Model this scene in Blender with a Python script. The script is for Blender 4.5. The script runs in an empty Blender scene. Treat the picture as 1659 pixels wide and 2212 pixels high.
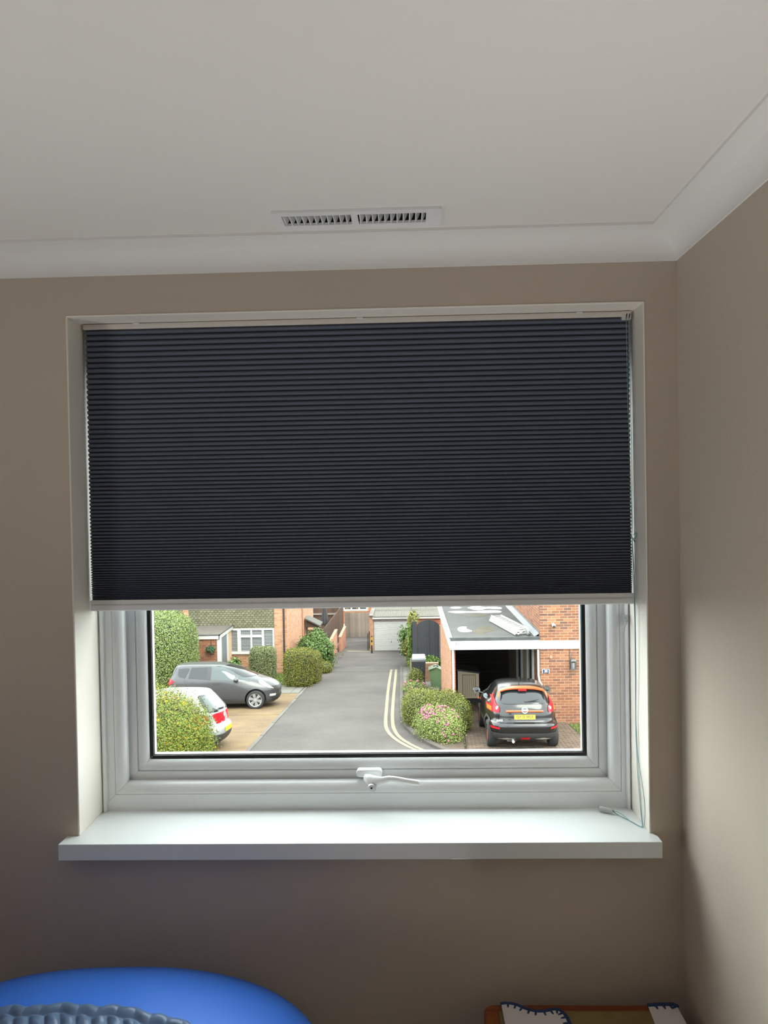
import bpy, bmesh, math, random
import numpy as np
from mathutils import Vector, Matrix, geometry
from mathutils.bvhtree import BVHTree

random.seed(7)
rng = np.random.default_rng(7)
SC = bpy.context.scene
COL = SC.collection
R = math.radians

# ------------------------------------------------------------------ camera
EYE = Vector((0.0, 0.0, 1.80))
cam_data = bpy.data.cameras.new('camera')
cam = bpy.data.objects.new('camera', cam_data)
COL.objects.link(cam)
cam_data.sensor_fit = 'VERTICAL'
cam_data.sensor_height = 36.0
cam_data.lens = 36.0 * 1600.0 / 2212.0
cam_data.clip_start = 0.02
cam_data.clip_end = 400
rot = Matrix.Rotation(0.0289, 3, 'Z') @ Matrix.Rotation(-0.0157, 3, 'X') @ Matrix.Rotation(0.0177, 3, 'Y')
cols = (rot.col[0], rot.col[2], -rot.col[1])
m3 = Matrix((cols[0], cols[1], cols[2])).transposed()
cam.matrix_world = Matrix.Translation(EYE) @ m3.to_4x4()
SC.camera = cam

# ------------------------------------------------------------------ sky, sun, added room fill, exposure
world = bpy.data.worlds.new('overcast_sky')
SC.world = world
world.use_nodes = True
bg = world.node_tree.nodes['Background']
bg.inputs[0].default_value = (0.95, 0.975, 1.0, 1)
bg.inputs[1].default_value = 7.7

sun_d = bpy.data.lights.new('sun', 'SUN')
sun_d.energy = 5.0
sun_d.angle = R(35)
sun_d.color = (1.0, 0.93, 0.82)
sun = bpy.data.objects.new('sun', sun_d)
sun.rotation_euler = (R(38), R(8), R(25))
COL.objects.link(sun)

fill_d = bpy.data.lights.new('room_fill', 'AREA')  # unseen fill added to lift the ceiling, standing for no real fitting
fill_d.shape = 'DISK'
fill_d.size = 0.30
fill_d.energy = 3.2
fill_d.spread = R(84)
fill_d.color = (1.0, 0.98, 0.955)
fill = bpy.data.objects.new('room_fill', fill_d)
fill.location = (0.26, 0.74, 0.12)
fill.rotation_euler = (R(180), 0, 0)
COL.objects.link(fill)

fill2_d = bpy.data.lights.new('room_fill_left', 'AREA')  # second added fill, unseen, brightening the right wall and ceiling from the left
fill2_d.shape = 'DISK'
fill2_d.size = 0.5
fill2_d.energy = 8
fill2_d.spread = R(140)
fill2_d.color = (1.0, 0.975, 0.945)
fill2 = bpy.data.objects.new('room_fill_left', fill2_d)
fill2.location = (-1.85, 0.35, 1.0)
fill2.rotation_euler = Vector((0.62, -0.12, 0.78)).to_track_quat('-Z', 'Y').to_euler()
COL.objects.link(fill2)

vs = SC.view_settings
vs.view_transform = 'Standard'
vs.look = 'None'
vs.exposure = 0.0
vs.gamma = 1.0
vs.use_curve_mapping = False
SC.cycles.use_denoising = True
SC.cycles.max_bounces = 10
SC.cycles.diffuse_bounces = 6
SC.cycles.transparent_max_bounces = 12
SC.cycles.sample_clamp_indirect = 6.0
SC.cycles.caustics_reflective = False
SC.cycles.caustics_refractive = False

# ------------------------------------------------------------------ materials
def _new(name):
    m = bpy.data.materials.new(name)
    m.use_nodes = True
    nt = m.node_tree
    return m, nt, nt.nodes['Principled BSDF']

def mat(name, col, rough=0.6, metal=0.0, spec=0.5, var=None, scale=8.0, bump=0.0, bscale=60.0, stretch=None, coat=0.0, detail=4.0, ramp=(0.38, 0.62)):
    """plain principled surface; var = second colour mixed in by noise; bump = fine relief"""
    m, nt, p = _new(name)
    p.inputs['Base Color'].default_value = (*col, 1)
    p.inputs['Roughness'].default_value = rough
    p.inputs['Metallic'].default_value = metal
    p.inputs['Specular IOR Level'].default_value = spec
    p.inputs['Coat Weight'].default_value = coat
    p.inputs['Coat Roughness'].default_value = 0.05
    if var is not None or bump:
        tc = nt.nodes.new('ShaderNodeTexCoord')
        mp = nt.nodes.new('ShaderNodeMapping')
        nt.links.new(tc.outputs['Object'], mp.inputs['Vector'])
        if stretch:
            mp.inputs['Scale'].default_value = stretch
    if var is not None:
        n = nt.nodes.new('ShaderNodeTexNoise')
        n.inputs['Scale'].default_value = scale
        n.inputs['Detail'].default_value = detail
        r = nt.nodes.new('ShaderNodeValToRGB')
        r.color_ramp.elements[0].position = ramp[0]
        r.color_ramp.elements[0].color = (*col, 1)
        r.color_ramp.elements[1].position = ramp[1]
        r.color_ramp.elements[1].color = (*var, 1)
        nt.links.new(mp.outputs[0], n.inputs['Vector'])
        nt.links.new(n.outputs['Fac'], r.inputs[0])
        nt.links.new(r.outputs[0], p.inputs['Base Color'])
    if bump:
        n2 = nt.nodes.new('ShaderNodeTexNoise')
        n2.inputs['Scale'].default_value = bscale
        n2.inputs['Detail'].default_value = 3
        b = nt.nodes.new('ShaderNodeBump')
        b.inputs['Strength'].default_value = bump
        b.inputs['Distance'].default_value = 0.01
        nt.links.new(mp.outputs[0], n2.inputs['Vector'])
        nt.links.new(n2.outputs['Fac'], b.inputs['Height'])
        nt.links.new(b.outputs[0], p.inputs['Normal'])
    return m

def mat_random(name, colors, rough=0.8, per_object=False, spec=0.3, bump=0.0, bscale=40):
    """each loose piece (or each object) takes its own colour from a list"""
    m, nt, p = _new(name)
    p.inputs['Roughness'].default_value = rough
    p.inputs['Specular IOR Level'].default_value = spec
    r = nt.nodes.new('ShaderNodeValToRGB')
    r.color_ramp.interpolation = 'LINEAR'
    while len(r.color_ramp.elements) < len(colors):
        r.color_ramp.elements.new(0.5)
    for i, c in enumerate(colors):
        r.color_ramp.elements[i].position = i / max(1, len(colors) - 1)
        r.color_ramp.elements[i].color = (*c, 1)
    if per_object:
        s = nt.nodes.new('ShaderNodeObjectInfo').outputs['Random']
    else:
        s = nt.nodes.new('ShaderNodeNewGeometry').outputs['Random Per Island']
    nt.links.new(s, r.inputs[0])
    nt.links.new(r.outputs[0], p.inputs['Base Color'])
    if bump:
        tc = nt.nodes.new('ShaderNodeTexCoord')
        n2 = nt.nodes.new('ShaderNodeTexNoise')
        n2.inputs['Scale'].default_value = bscale
        b = nt.nodes.new('ShaderNodeBump')
        b.inputs['Strength'].default_value = bump
        b.inputs['Distance'].default_value = 0.01
        nt.links.new(tc.outputs['Object'], n2.inputs['Vector'])
        nt.links.new(n2.outputs['Fac'], b.inputs['Height'])
        nt.links.new(b.outputs[0], p.inputs['Normal'])
    return m

def mat_glass_pane(name, tint=(0.97, 0.99, 0.98), refl=1.0):
    m, nt, p = _new(name)
    nt.nodes.remove(p)
    out = nt.nodes['Material Output']
    t = nt.nodes.new('ShaderNodeBsdfTransparent'); t.inputs[0].default_value = (*tint, 1)
    g = nt.nodes.new('ShaderNodeBsdfGlossy'); g.inputs['Roughness'].default_value = 0.0
    f = nt.nodes.new('ShaderNodeFresnel'); f.inputs[0].default_value = 1.3
    mx = nt.nodes.new('ShaderNodeMixShader')
    ge = nt.nodes.new('ShaderNodeNewGeometry')      # reflect at the outer faces only
    inv = nt.nodes.new('ShaderNodeMath'); inv.operation = 'SUBTRACT'; inv.inputs[0].default_value = 1.0
    mul = nt.nodes.new('ShaderNodeMath'); mul.operation = 'MULTIPLY'
    nt.links.new(ge.outputs['Backfacing'], inv.inputs[1])
    nt.links.new(f.outputs[0], mul.inputs[0]); nt.links.new(inv.outputs[0], mul.inputs[1])
    nt.links.new(mul.outputs[0], mx.inputs[0])
    nt.links.new(t.outputs[0], mx.inputs[1]); nt.links.new(g.outputs[0], mx.inputs[2])
    nt.links.new(mx.outputs[0], out.inputs[0])
    return m

M = {}
M['ceiling'] = mat('ceiling_paint', (0.79, 0.775, 0.74), 0.9, bump=0.05, bscale=180)
M['cove'] = mat('cove_paint', (0.79, 0.78, 0.76), 0.7)
M['wall'] = mat('beige_wall_paint', (0.53, 0.455, 0.375), 0.9, bump=0.06, bscale=150)
M['reveal'] = mat('white_reveal_paint', (0.80, 0.755, 0.68), 0.65, bump=0.04, bscale=90)
M['carpet'] = mat('floor_carpet', (0.22, 0.19, 0.17), 0.95, var=(0.28, 0.25, 0.22), scale=90)
M['sill'] = mat('sill_gloss', (0.77, 0.80, 0.80), 0.16, spec=0.5)
M['upvc'] = mat('upvc', (0.80, 0.81, 0.82), 0.28, spec=0.5)
M['gasket'] = mat('rubber_gasket', (0.012, 0.014, 0.018), 0.45)
M['spacer'] = mat('spacer_metal', (0.85, 0.85, 0.84), 0.35, metal=0.3)
M['pane'] = mat_glass_pane('window_glass')
M['handle'] = mat('handle_white', (0.84, 0.85, 0.85), 0.22)
M['chrome'] = mat('chrome', (0.75, 0.75, 0.75), 0.3, metal=0.7)
M['dark'] = mat('recess_shade', (0.015, 0.015, 0.016), 0.8)  # near-black colour stands in for shade inside small openings
M['fabric'] = mat('blind_fabric', (0.130, 0.150, 0.20), 0.85, spec=0.2)
M['rail'] = mat('blind_rail', (0.80, 0.80, 0.80), 0.4)
M['headrail'] = mat('blind_headrail', (0.70, 0.66, 0.61), 0.5)
M['cord'] = mat('teal_cord', (0.20, 0.36, 0.40), 0.6)
M['clear'] = mat('clear_plastic', (0.9, 0.93, 0.93), 0.05)
M['clear'].node_tree.nodes['Principled BSDF'].inputs['Transmission Weight'].default_value = 0.9
M['clear'].node_tree.nodes['Principled BSDF'].inputs['IOR'].default_value = 1.3
M['satin'] = mat('blue_satin', (0.045, 0.20, 0.85), 0.5, spec=0.35, var=(0.06, 0.23, 0.88), scale=3)
M['quilt'] = mat('quilt_satin', (0.115, 0.19, 0.335), 0.40, spec=0.6)
M['mattress'] = mat('mattress_cloth', (0.6, 0.6, 0.62), 0.9)
M['pine'] = mat('stained_pine', (0.30, 0.085, 0.02), 0.45, var=(0.19, 0.045, 0.012), scale=5, stretch=(1, 14, 14))
M['olive'] = mat('olive_mat', (0.25, 0.18, 0.07), 0.8, var=(0.21, 0.15, 0.055), scale=30)
M['linen'] = mat('white_linen', (0.72, 0.68, 0.68), 0.9, bump=0.1, bscale=400)
M['wool'] = mat('blue_wool', (0.03, 0.06, 0.16), 0.95, bump=0.5, bscale=300)
# outdoors
def mat_mottled(name, c1, c2, c3, patch=0.55, grain=55.0, bump=0.3):
    """two scales of noise: broad worn patches and fine stone grain"""
    m, nt, p = _new(name)
    p.inputs['Roughness'].default_value = 0.92
    p.inputs['Specular IOR Level'].default_value = 0.25
    tc = nt.nodes.new('ShaderNodeTexCoord')
    n1 = nt.nodes.new('ShaderNodeTexNoise'); n1.inputs['Scale'].default_value = patch; n1.inputs['Detail'].default_value = 8; n1.inputs['Roughness'].default_value = 0.65
    n2 = nt.nodes.new('ShaderNodeTexNoise'); n2.inputs['Scale'].default_value = grain; n2.inputs['Detail'].default_value = 2
    r = nt.nodes.new('ShaderNodeValToRGB')
    r.color_ramp.elements[0].position = .34; r.color_ramp.elements[0].color = (*c1, 1)
    r.color_ramp.elements[1].position = .66; r.color_ramp.elements[1].color = (*c2, 1)
    g = nt.nodes.new('ShaderNodeValToRGB')
    g.color_ramp.elements[0].position = .55; g.color_ramp.elements[0].color = (0, 0, 0, 1)
    g.color_ramp.elements[1].position = .75; g.color_ramp.elements[1].color = (1, 1, 1, 1)
    mx = nt.nodes.new('ShaderNodeMix'); mx.data_type = 'RGBA'
    k = nt.nodes.new('ShaderNodeRGB'); k.outputs[0].default_value = (*c3, 1)
    L = nt.links
    L.new(tc.outputs['Object'], n1.inputs['Vector']); L.new(tc.outputs['Object'], n2.inputs['Vector'])
    L.new(n1.outputs['Fac'], r.inputs[0]); L.new(n2.outputs['Fac'], g.inputs[0])
    L.new(g.outputs[0], mx.inputs[0]); L.new(r.outputs[0], mx.inputs[6]); L.new(k.outputs[0], mx.inputs[7])
    L.new(mx.outputs[2], p.inputs['Base Color'])
    b = nt.nodes.new('ShaderNodeBump'); b.inputs['Strength'].default_value = bump; b.inputs['Distance'].default_value = .01
    L.new(n2.outputs['Fac'], b.inputs['Height']); L.new(b.outputs[0], p.inputs['Normal'])
    return m
M['asphalt'] = mat_mottled('asphalt', (0.045, 0.040, 0.037), (0.066, 0.059, 0.054), (0.13, 0.115, 0.10))
M['asphalt_old'] = mat_mottled('asphalt_old', (0.040, 0.036, 0.035), (0.078, 0.068, 0.063), (0.12, 0.105, 0.095), patch=.7)
M['tan'] = mat_mottled('tan_concrete', (0.085, 0.056, 0.033), (0.135, 0.092, 0.048), (0.17, 0.125, 0.075), patch=.9, grain=30)
M['felt'] = mat_mottled('roof_felt', (0.050, 0.049, 0.047), (0.074, 0.073, 0.069), (0.09, 0.09, 0.088), patch=1.1, grain=90)
M['yellow_line'] = mat('road_paint', (0.62, 0.55, 0.33), 0.8, var=(0.50, 0.42, 0.25), scale=5, detail=7)
M['kerb'] = mat_random('kerb_concrete', [(0.34, 0.28, 0.25), (0.42, 0.36, 0.31), (0.30, 0.25, 0.23)], 0.9, per_object=True, bump=0.3)
M['edging'] = mat_random('edging_concrete', [(0.50, 0.45, 0.40), (0.42, 0.38, 0.34), (0.56, 0.52, 0.46)], 0.9, per_object=True, bump=0.3)
M['paver'] = mat_random('block_paving', [(0.33, 0.23, 0.17), (0.43, 0.30, 0.21), (0.27, 0.19, 0.15), (0.40, 0.31, 0.24)], 0.9)
M['sand'] = mat('jointing_sand', (0.26, 0.20, 0.14), 0.95)
M['soil'] = mat('soil', (0.25, 0.16, 0.10), 0.95, var=(0.34, 0.25, 0.16), scale=6, bump=0.6, bscale=20)
M['slab'] = mat_random('pale_slab', [(0.52, 0.49, 0.42), (0.60, 0.57, 0.50), (0.46, 0.43, 0.38)], 0.9, per_object=True)
M['cobble'] = mat_random('cobble', [(0.45, 0.40, 0.34), (0.30, 0.26, 0.22), (0.55, 0.50, 0.44)], 0.9)
M['turf'] = mat('turf', (0.12, 0.20, 0.03), 0.95, var=(0.24, 0.28, 0.06), scale=4)
BR = [(0.30, 0.125, 0.085), (0.46, 0.18, 0.10), (0.55, 0.22, 0.11), (0.36, 0.15, 0.095), (0.60, 0.28, 0.15), (0.48, 0.20, 0.12), (0.25, 0.13, 0.10)]
M['brick_one'] = mat_random('red_brick', BR, 0.9, per_object=True, bump=0.4)
M['brick'] = mat_random('red_brick_field', BR, 0.9)
BR2 = [(0.50, 0.24, 0.14), (0.58, 0.30, 0.18), (0.66, 0.36, 0.22), (0.46, 0.22, 0.13)]
M['brick_pale'] = mat_random('pale_orange_brick', BR2, 0.9)
M['brick_red'] = mat_random('deep_red_brick', [(0.40, 0.10, 0.055), (0.48, 0.14, 0.075), (0.34, 0.09, 0.055)], 0.9)
M['mortar'] = mat('mortar', (0.62, 0.44, 0.30), 0.95)
M['mortar_pale'] = mat('mortar_orange', (0.56, 0.36, 0.24), 0.95)
M['salmon'] = mat('salmon_render', (0.58, 0.24, 0.15), 0.9, var=(0.66, 0.31, 0.20), scale=3)
M['white_wood'] = mat('white_painted_wood', (0.82, 0.81, 0.78), 0.5, var=(0.76, 0.75, 0.71), scale=1.5)
M['moss'] = mat('roof_moss', (0.26, 0.21, 0.09), 0.95, var=(0.33, 0.30, 0.22), scale=3, detail=8)
M['felt_edge'] = mat('felt_edge', (0.19, 0.20, 0.21), 0.8, var=(0.26, 0.27, 0.28), scale=4)
M['lead'] = mat('lead_flashing', (0.42, 0.45, 0.48), 0.6, var=(0.56, 0.59, 0.62), scale=2)
M['water'] = mat('puddle_water', (0.40, 0.40, 0.39), 0.0, spec=1.0)
M['water'].node_tree.nodes['Principled BSDF'].inputs['IOR'].default_value = 1.7
M['alu'] = mat('aluminium', (0.26, 0.255, 0.24), 0.5, metal=0.15)
M['black'] = mat('black_plastic', (0.014, 0.015, 0.016), 0.5)
M['black_metal'] = mat('black_iron', (0.02, 0.02, 0.021), 0.5)
M['grey_metal'] = mat('dark_grey_metal', (0.055, 0.052, 0.05), 0.5)
M['void'] = mat('carport_shade', (0.006, 0.0063, 0.007), 0.9)  # near-black colour puts the shade into the carport's inner faces
M['beige_plastic'] = mat('beige_plastic', (0.72, 0.58, 0.41), 0.6)
M['navy'] = mat('navy_enamel', (0.02, 0.035, 0.10), 0.35)
M['white'] = mat('white_enamel', (0.8, 0.8, 0.8), 0.4)
M['ink'] = mat('black_ink', (0.02, 0.02, 0.02), 0.6)
M['tile'] = mat_random('hung_tile', [(0.150, 0.146, 0.085), (0.185, 0.178, 0.108), (0.215, 0.20, 0.13), (0.13, 0.128, 0.078)], 0.85)
M['tile_back'] = mat('tile_batten', (0.07, 0.07, 0.045), 0.9)
M['porch_felt'] = mat('porch_felt', (0.45, 0.37, 0.29), 0.9, var=(0.36, 0.31, 0.27), scale=5)
M['grey_door'] = mat('grey_door_paint', (0.20, 0.225, 0.25), 0.4)
M['dark_glass'] = mat('window_dark_glass', (0.05, 0.06, 0.07), 0.04, spec=0.7)
M['slat_white'] = mat('white_slat', (0.7, 0.7, 0.68), 0.5)
M['fence_grey'] = mat_random('weathered_board', [(0.27, 0.215, 0.18), (0.34, 0.28, 0.235), (0.22, 0.175, 0.145), (0.38, 0.325, 0.28)], 0.9, per_object=True, bump=0.4)
M['fence_brown'] = mat_random('dark_brown_board', [(0.105, 0.062, 0.045), (0.14, 0.085, 0.06), (0.085, 0.05, 0.04)], 0.9, per_object=True, bump=0.4)
M['fence_brown_dk'] = mat('dark_brown_timber', (0.05, 0.03, 0.022), 0.9)
M['gate'] = mat_random('charcoal_board', [(0.055, 0.060, 0.070), (0.065, 0.071, 0.082), (0.05, 0.054, 0.063)], 0.8, per_object=True)
M['asbestos'] = mat('fibre_cement', (0.46, 0.41, 0.31), 0.9, var=(0.56, 0.52, 0.43), scale=5)
M['garage_white'] = mat('garage_door_white', (0.78, 0.78, 0.76), 0.45)
M['lintel'] = mat('lintel_boards', (0.24, 0.19, 0.18), 0.8, var=(0.32, 0.26, 0.24), scale=8)
M['safety'] = mat('safety_yellow', (0.72, 0.45, 0.02), 0.5)
M['bin_black'] = mat('bin_black', (0.022, 0.025, 0.03), 0.5)
M['bin_lid'] = mat('bin_lid_grey', (0.42, 0.44, 0.47), 0.4)
M['green_box'] = mat('green_cabinet', (0.115, 0.19, 0.085), 0.6)
M['green_lid'] = mat('green_cabinet_lid', (0.30, 0.36, 0.20), 0.6)
M['charcoal_cloth'] = mat('charcoal_cloth', (0.06, 0.058, 0.066), 0.9)
M['shed_roof'] = mat('shed_roof', (0.36, 0.35, 0.30), 0.85, var=(0.30, 0.29, 0.25), scale=5)
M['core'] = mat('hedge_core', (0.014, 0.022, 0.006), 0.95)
M['stem'] = mat('woody_stem', (0.12, 0.075, 0.04), 0.9)
# cars
M['paint_grey'] = mat('car_paint_grey', (0.065, 0.065, 0.069), 0.38, metal=0.25, coat=0.35)
M['paint_silver'] = mat('car_paint_silver', (0.25, 0.255, 0.26), 0.36, metal=0.2, coat=0.3)
M['paint_black'] = mat('car_paint_black', (0.006, 0.006, 0.0065), 0.20, metal=0.0, coat=0.35, spec=0.4)
M['car_glass'] = mat('car_glass', (0.010, 0.012, 0.013), 0.03, spec=0.5)
M['car_glass_sheen'] = mat('car_glass_sheen', (0.075, 0.095, 0.095), 0.05, spec=0.5)  # paler base colour stands in for reflections in the glass
M['tyre'] = mat('tyre_rubber', (0.022, 0.022, 0.023), 0.8)
M['alloy'] = mat('alloy_rim', (0.62, 0.62, 0.63), 0.35, metal=0.6)
M['orange'] = mat('orange_trim', (0.70, 0.12, 0.03), 0.4)
M['lamp_red'] = mat('lamp_red', (0.62, 0.010, 0.022), 0.25, spec=0.2)
M['lamp_amber'] = mat('lamp_amber', (0.75, 0.13, 0.02), 0.15)
M['lamp_clear'] = mat('lamp_clear', (0.78, 0.76, 0.68), 0.1)
M['cladding'] = mat('grey_cladding', (0.045, 0.046, 0.048), 0.55)
M['plate'] = mat('plate_yellow', (0.80, 0.55, 0.02), 0.4)
M['mirror_glass'] = mat('mirror_glass', (0.5, 0.55, 0.56), 0.05, metal=0.9)

def leafmat(name, cols):
    return mat_random(name, cols, 0.6, spec=0.25)
M['leaf_hedge'] = leafmat('leaf_hedge', [(0.10, 0.16, 0.035), (0.17, 0.26, 0.05), (0.26, 0.32, 0.12), (0.36, 0.36, 0.19), (0.08, 0.14, 0.03), (0.30, 0.42, 0.06)])
M['leaf_box'] = leafmat('leaf_box', [(0.20, 0.23, 0.09), (0.30, 0.32, 0.15), (0.14, 0.18, 0.06), (0.40, 0.39, 0.22)])
M['leaf_privet'] = leafmat('leaf_privet', [(0.16, 0.17, 0.025), (0.26, 0.25, 0.03), (0.10, 0.12, 0.02), (0.36, 0.32, 0.05)])
M['leaf_bush'] = leafmat('leaf_bush', [(0.09, 0.17, 0.05), (0.17, 0.28, 0.08), (0.24, 0.38, 0.11), (0.06, 0.12, 0.035)])
M['leaf_yellow'] = leafmat('leaf_yellowing', [(0.13, 0.21, 0.025), (0.22, 0.32, 0.035), (0.10, 0.16, 0.02), (0.38, 0.40, 0.04), (0.30, 0.16, 0.05), (0.17, 0.28, 0.03), (0.28, 0.36, 0.05)])
M['leaf_bed'] = leafmat('leaf_bed', [(0.15, 0.18, 0.03), (0.26, 0.28, 0.045), (0.11, 0.13, 0.025), (0.34, 0.33, 0.08)])
M['leaf_valerian'] = leafmat('leaf_valerian', [(0.22, 0.30, 0.06), (0.32, 0.40, 0.10), (0.42, 0.46, 0.18), (0.18, 0.24, 0.05)])
M['leaf_lavender'] = leafmat('leaf_lavender', [(0.28, 0.27, 0.20), (0.36, 0.37, 0.30), (0.24, 0.20, 0.17)])
M['leaf_ivy'] = leafmat('leaf_ivy', [(0.07, 0.16, 0.025), (0.14, 0.26, 0.04), (0.30, 0.34, 0.05)])
M['leaf_acer'] = leafmat('leaf_acer', [(0.22, 0.26, 0.06), (0.38, 0.34, 0.08), (0.13, 0.20, 0.07), (0.44, 0.33, 0.07)])
M['leaf_green'] = leafmat('leaf_green', [(0.03, 0.11, 0.05), (0.06, 0.17, 0.07)])
M['petal_pink'] = leafmat('petal_pink', [(0.62, 0.16, 0.32), (0.72, 0.28, 0.42), (0.50, 0.11, 0.25)])
M['petal_yellow'] = leafmat('petal_yellow', [(0.75, 0.48, 0.02), (0.80, 0.58, 0.03), (0.70, 0.36, 0.03)])
M['blade'] = leafmat('grass_blade', [(0.13, 0.22, 0.03), (0.22, 0.30, 0.05), (0.30, 0.32, 0.09)])

# ------------------------------------------------------------------ helpers
def tag(o, label=None, cat=None, group=None, kind=None):
    if label: o['label'] = label
    if cat: o['category'] = cat
    if group: o['group'] = group
    if kind: o['kind'] = kind
    return o

def thing(name, label, cat, loc=(0, 0, 0), group=None, mw=None):
    o = bpy.data.objects.new(name, None)
    o.empty_display_size = 0.1
    COL.objects.link(o)
    o.matrix_world = mw if mw is not None else Matrix.Translation(Vector(loc))
    o['label'] = label
    o['category'] = cat
    if group: o['group'] = group
    return o

def struct_root(name, loc=(0, 0, 0)):
    o = bpy.data.objects.new(name, None)
    COL.objects.link(o)
    o.matrix_world = Matrix.Translation(Vector(loc))
    o['kind'] = 'structure'
    return o

WM = {}   # world matrices of created objects (no depsgraph update needed)
def wmat(o):
    if o is None: return Matrix.Identity(4)
    if o.parent is None: return o.matrix_world.copy()
    return WM.get(o.name, Matrix.Identity(4))

class MB:
    """collects shapes (world coordinates, or local ones for cars) and links them as ONE mesh object"""
    def __init__(s): s.v = []; s.f = []; s.mi = []
    def add(s, verts, faces, mi=0):
        n = len(s.v)
        s.v += [tuple(p) for p in verts]
        s.f += [tuple(i + n for i in f) for f in faces]
        s.mi += [mi] * len(faces)
        return s
    def box(s, x0, x1, y0, y1, z0, z1, mi=0):
        return s.add([(x0, y0, z0), (x1, y0, z0), (x1, y1, z0), (x0, y1, z0), (x0, y0, z1), (x1, y0, z1), (x1, y1, z1), (x0, y1, z1)],
                     [(0, 3, 2, 1), (4, 5, 6, 7), (0, 1, 5, 4), (1, 2, 6, 5), (2, 3, 7, 6), (3, 0, 4, 7)], mi)
    def hexa(s, b, t, mi=0):
        """b, t: 4 bottom and 4 top corners"""
        return s.add(list(b) + list(t), [(0, 3, 2, 1), (4, 5, 6, 7), (0, 1, 5, 4), (1, 2, 6, 5), (2, 3, 7, 6), (3, 0, 4, 7)], mi)
    def prism(s, poly, vec, mi=0):
        n = len(poly)
        a = [Vector(p) for p in poly]; b = [p + Vector(vec) for p in a]
        fs = [tuple(range(n))[::-1], tuple(range(n, 2 * n))]
        for i in range(n):
            j = (i + 1) % n
            fs.append((i, j, n + j, n + i))
        return s.add(a + b, fs, mi)
    def tube(s, path, r, n=8, mi=0, cap=True):
        path = [Vector(p) for p in path]
        rr = r if isinstance(r, (list, tuple)) else [r] * len(path)
        vs, fs = [], []
        up = Vector((0, 0, 1))
        prev = None
        for i, p in enumerate(path):
            t = (path[min(i + 1, len(path) - 1)] - path[max(i - 1, 0)]).normalized()
            if prev is None:
                a = t.cross(up if abs(t.z) < 0.9 else Vector((1, 0, 0))).normalized()
            else:
                a = (prev - t * prev.dot(t)).normalized()
            prev = a
            b = t.cross(a)
            q = rr[i]
            ra, rb = (q if isinstance(q, (list, tuple)) else (q, q))
            for k in range(n):
                an = 2 * math.pi * k / n
                vs.append(p + a * (ra * math.cos(an)) + b * (rb * math.sin(an)))
        for i in range(len(path) - 1):
            for k in range(n):
                k2 = (k + 1) % n
                fs.append((i * n + k, i * n + k2, (i + 1) * n + k2, (i + 1) * n + k))
        if cap:
            fs.append(tuple(range(n))[::-1])
            fs.append(tuple(range((len(path) - 1) * n, len(path) * n)))
        return s.add(vs, fs, mi)
    def lathe(s, prof, n=24, axis='z', origin=(0, 0, 0), mi=0, cap=True):
        """prof: (radius, height) pairs"""
        o = Vector(origin); vs, fs = [], []
        for (r, h) in prof:
            for k in range(n):
                a = 2 * math.pi * k / n
                c, d = r * math.cos(a), r * math.sin(a)
                p = {'z': (c, d, h), 'y': (c, h, d), 'x': (h, c, d)}[axis]
                vs.append(o + Vector(p))
        for i in range(len(prof) - 1):
            for k in range(n):
                k2 = (k + 1) % n
                fs.append((i * n + k, i * n + k2, (i + 1) * n + k2, (i + 1) * n + k))
        if cap:
            fs.append(tuple(range(n))[::-1]); fs.append(tuple(range((len(prof) - 1) * n, len(prof) * n)))
        return s.add(vs, fs, mi)
    def grid(s, P, mi=0):
        """P[i][j] points"""
        ni, nj = len(P), len(P[0])
        vs = [p for row in P for p in row]
        fs = [(i * nj + j, i * nj + j + 1, (i + 1) * nj + j + 1, (i + 1) * nj + j) for i in range(ni - 1) for j in range(nj - 1)]
        return s.add(vs, fs, mi)
    def build(s, name, m, parent=None, smooth=None, bevel=0.0, local=False, fixn=True, seg=2):
        me = bpy.data.meshes.new(name)
        if parent is not None and not local:
            inv = wmat(parent).inverted()
            vv = [inv @ Vector(p) for p in s.v]
        else:
            vv = s.v
        me.from_pydata([tuple(p) for p in vv], [], s.f)
        for mm in (m if isinstance(m, (list, tuple)) else [m]):
            me.materials.append(mm)
        me.polygons.foreach_set('material_index', s.mi)
        if fixn:
            b = bmesh.new(); b.from_mesh(me)
            bmesh.ops.recalc_face_normals(b, faces=b.faces)
            b.to_mesh(me); b.free()
        o = bpy.data.objects.new(name, me)
        COL.objects.link(o)
        if parent is not None:
            o.parent = parent
            WM[o.name] = wmat(parent)
        if smooth is not None:
            me.polygons.foreach_set('use_smooth', [True] * len(me.polygons))
            if smooth < 180:
                me.set_sharp_from_angle(angle=R(smooth))
        if bevel:
            md = o.modifiers.new('bevel', 'BEVEL'); md.width = bevel; md.segments = seg; md.limit_method = 'ANGLE'; md.angle_limit = R(40)
        return o

def box(name, m, ext, parent=None, bevel=0.0):
    return MB().box(*ext).build(name, m, parent, bevel=bevel)

def sub(name, parent):
    """an Empty part"""
    o = bpy.data.objects.new(name, None); COL.objects.link(o); o.parent = parent; WM[o.name] = wmat(parent)
    return o

def unit_cube():
    me = bpy.data.meshes.new('unit_piece')
    b = bmesh.new(); bmesh.ops.create_cube(b, size=1.0); b.to_mesh(me); b.free()
    return me

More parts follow.
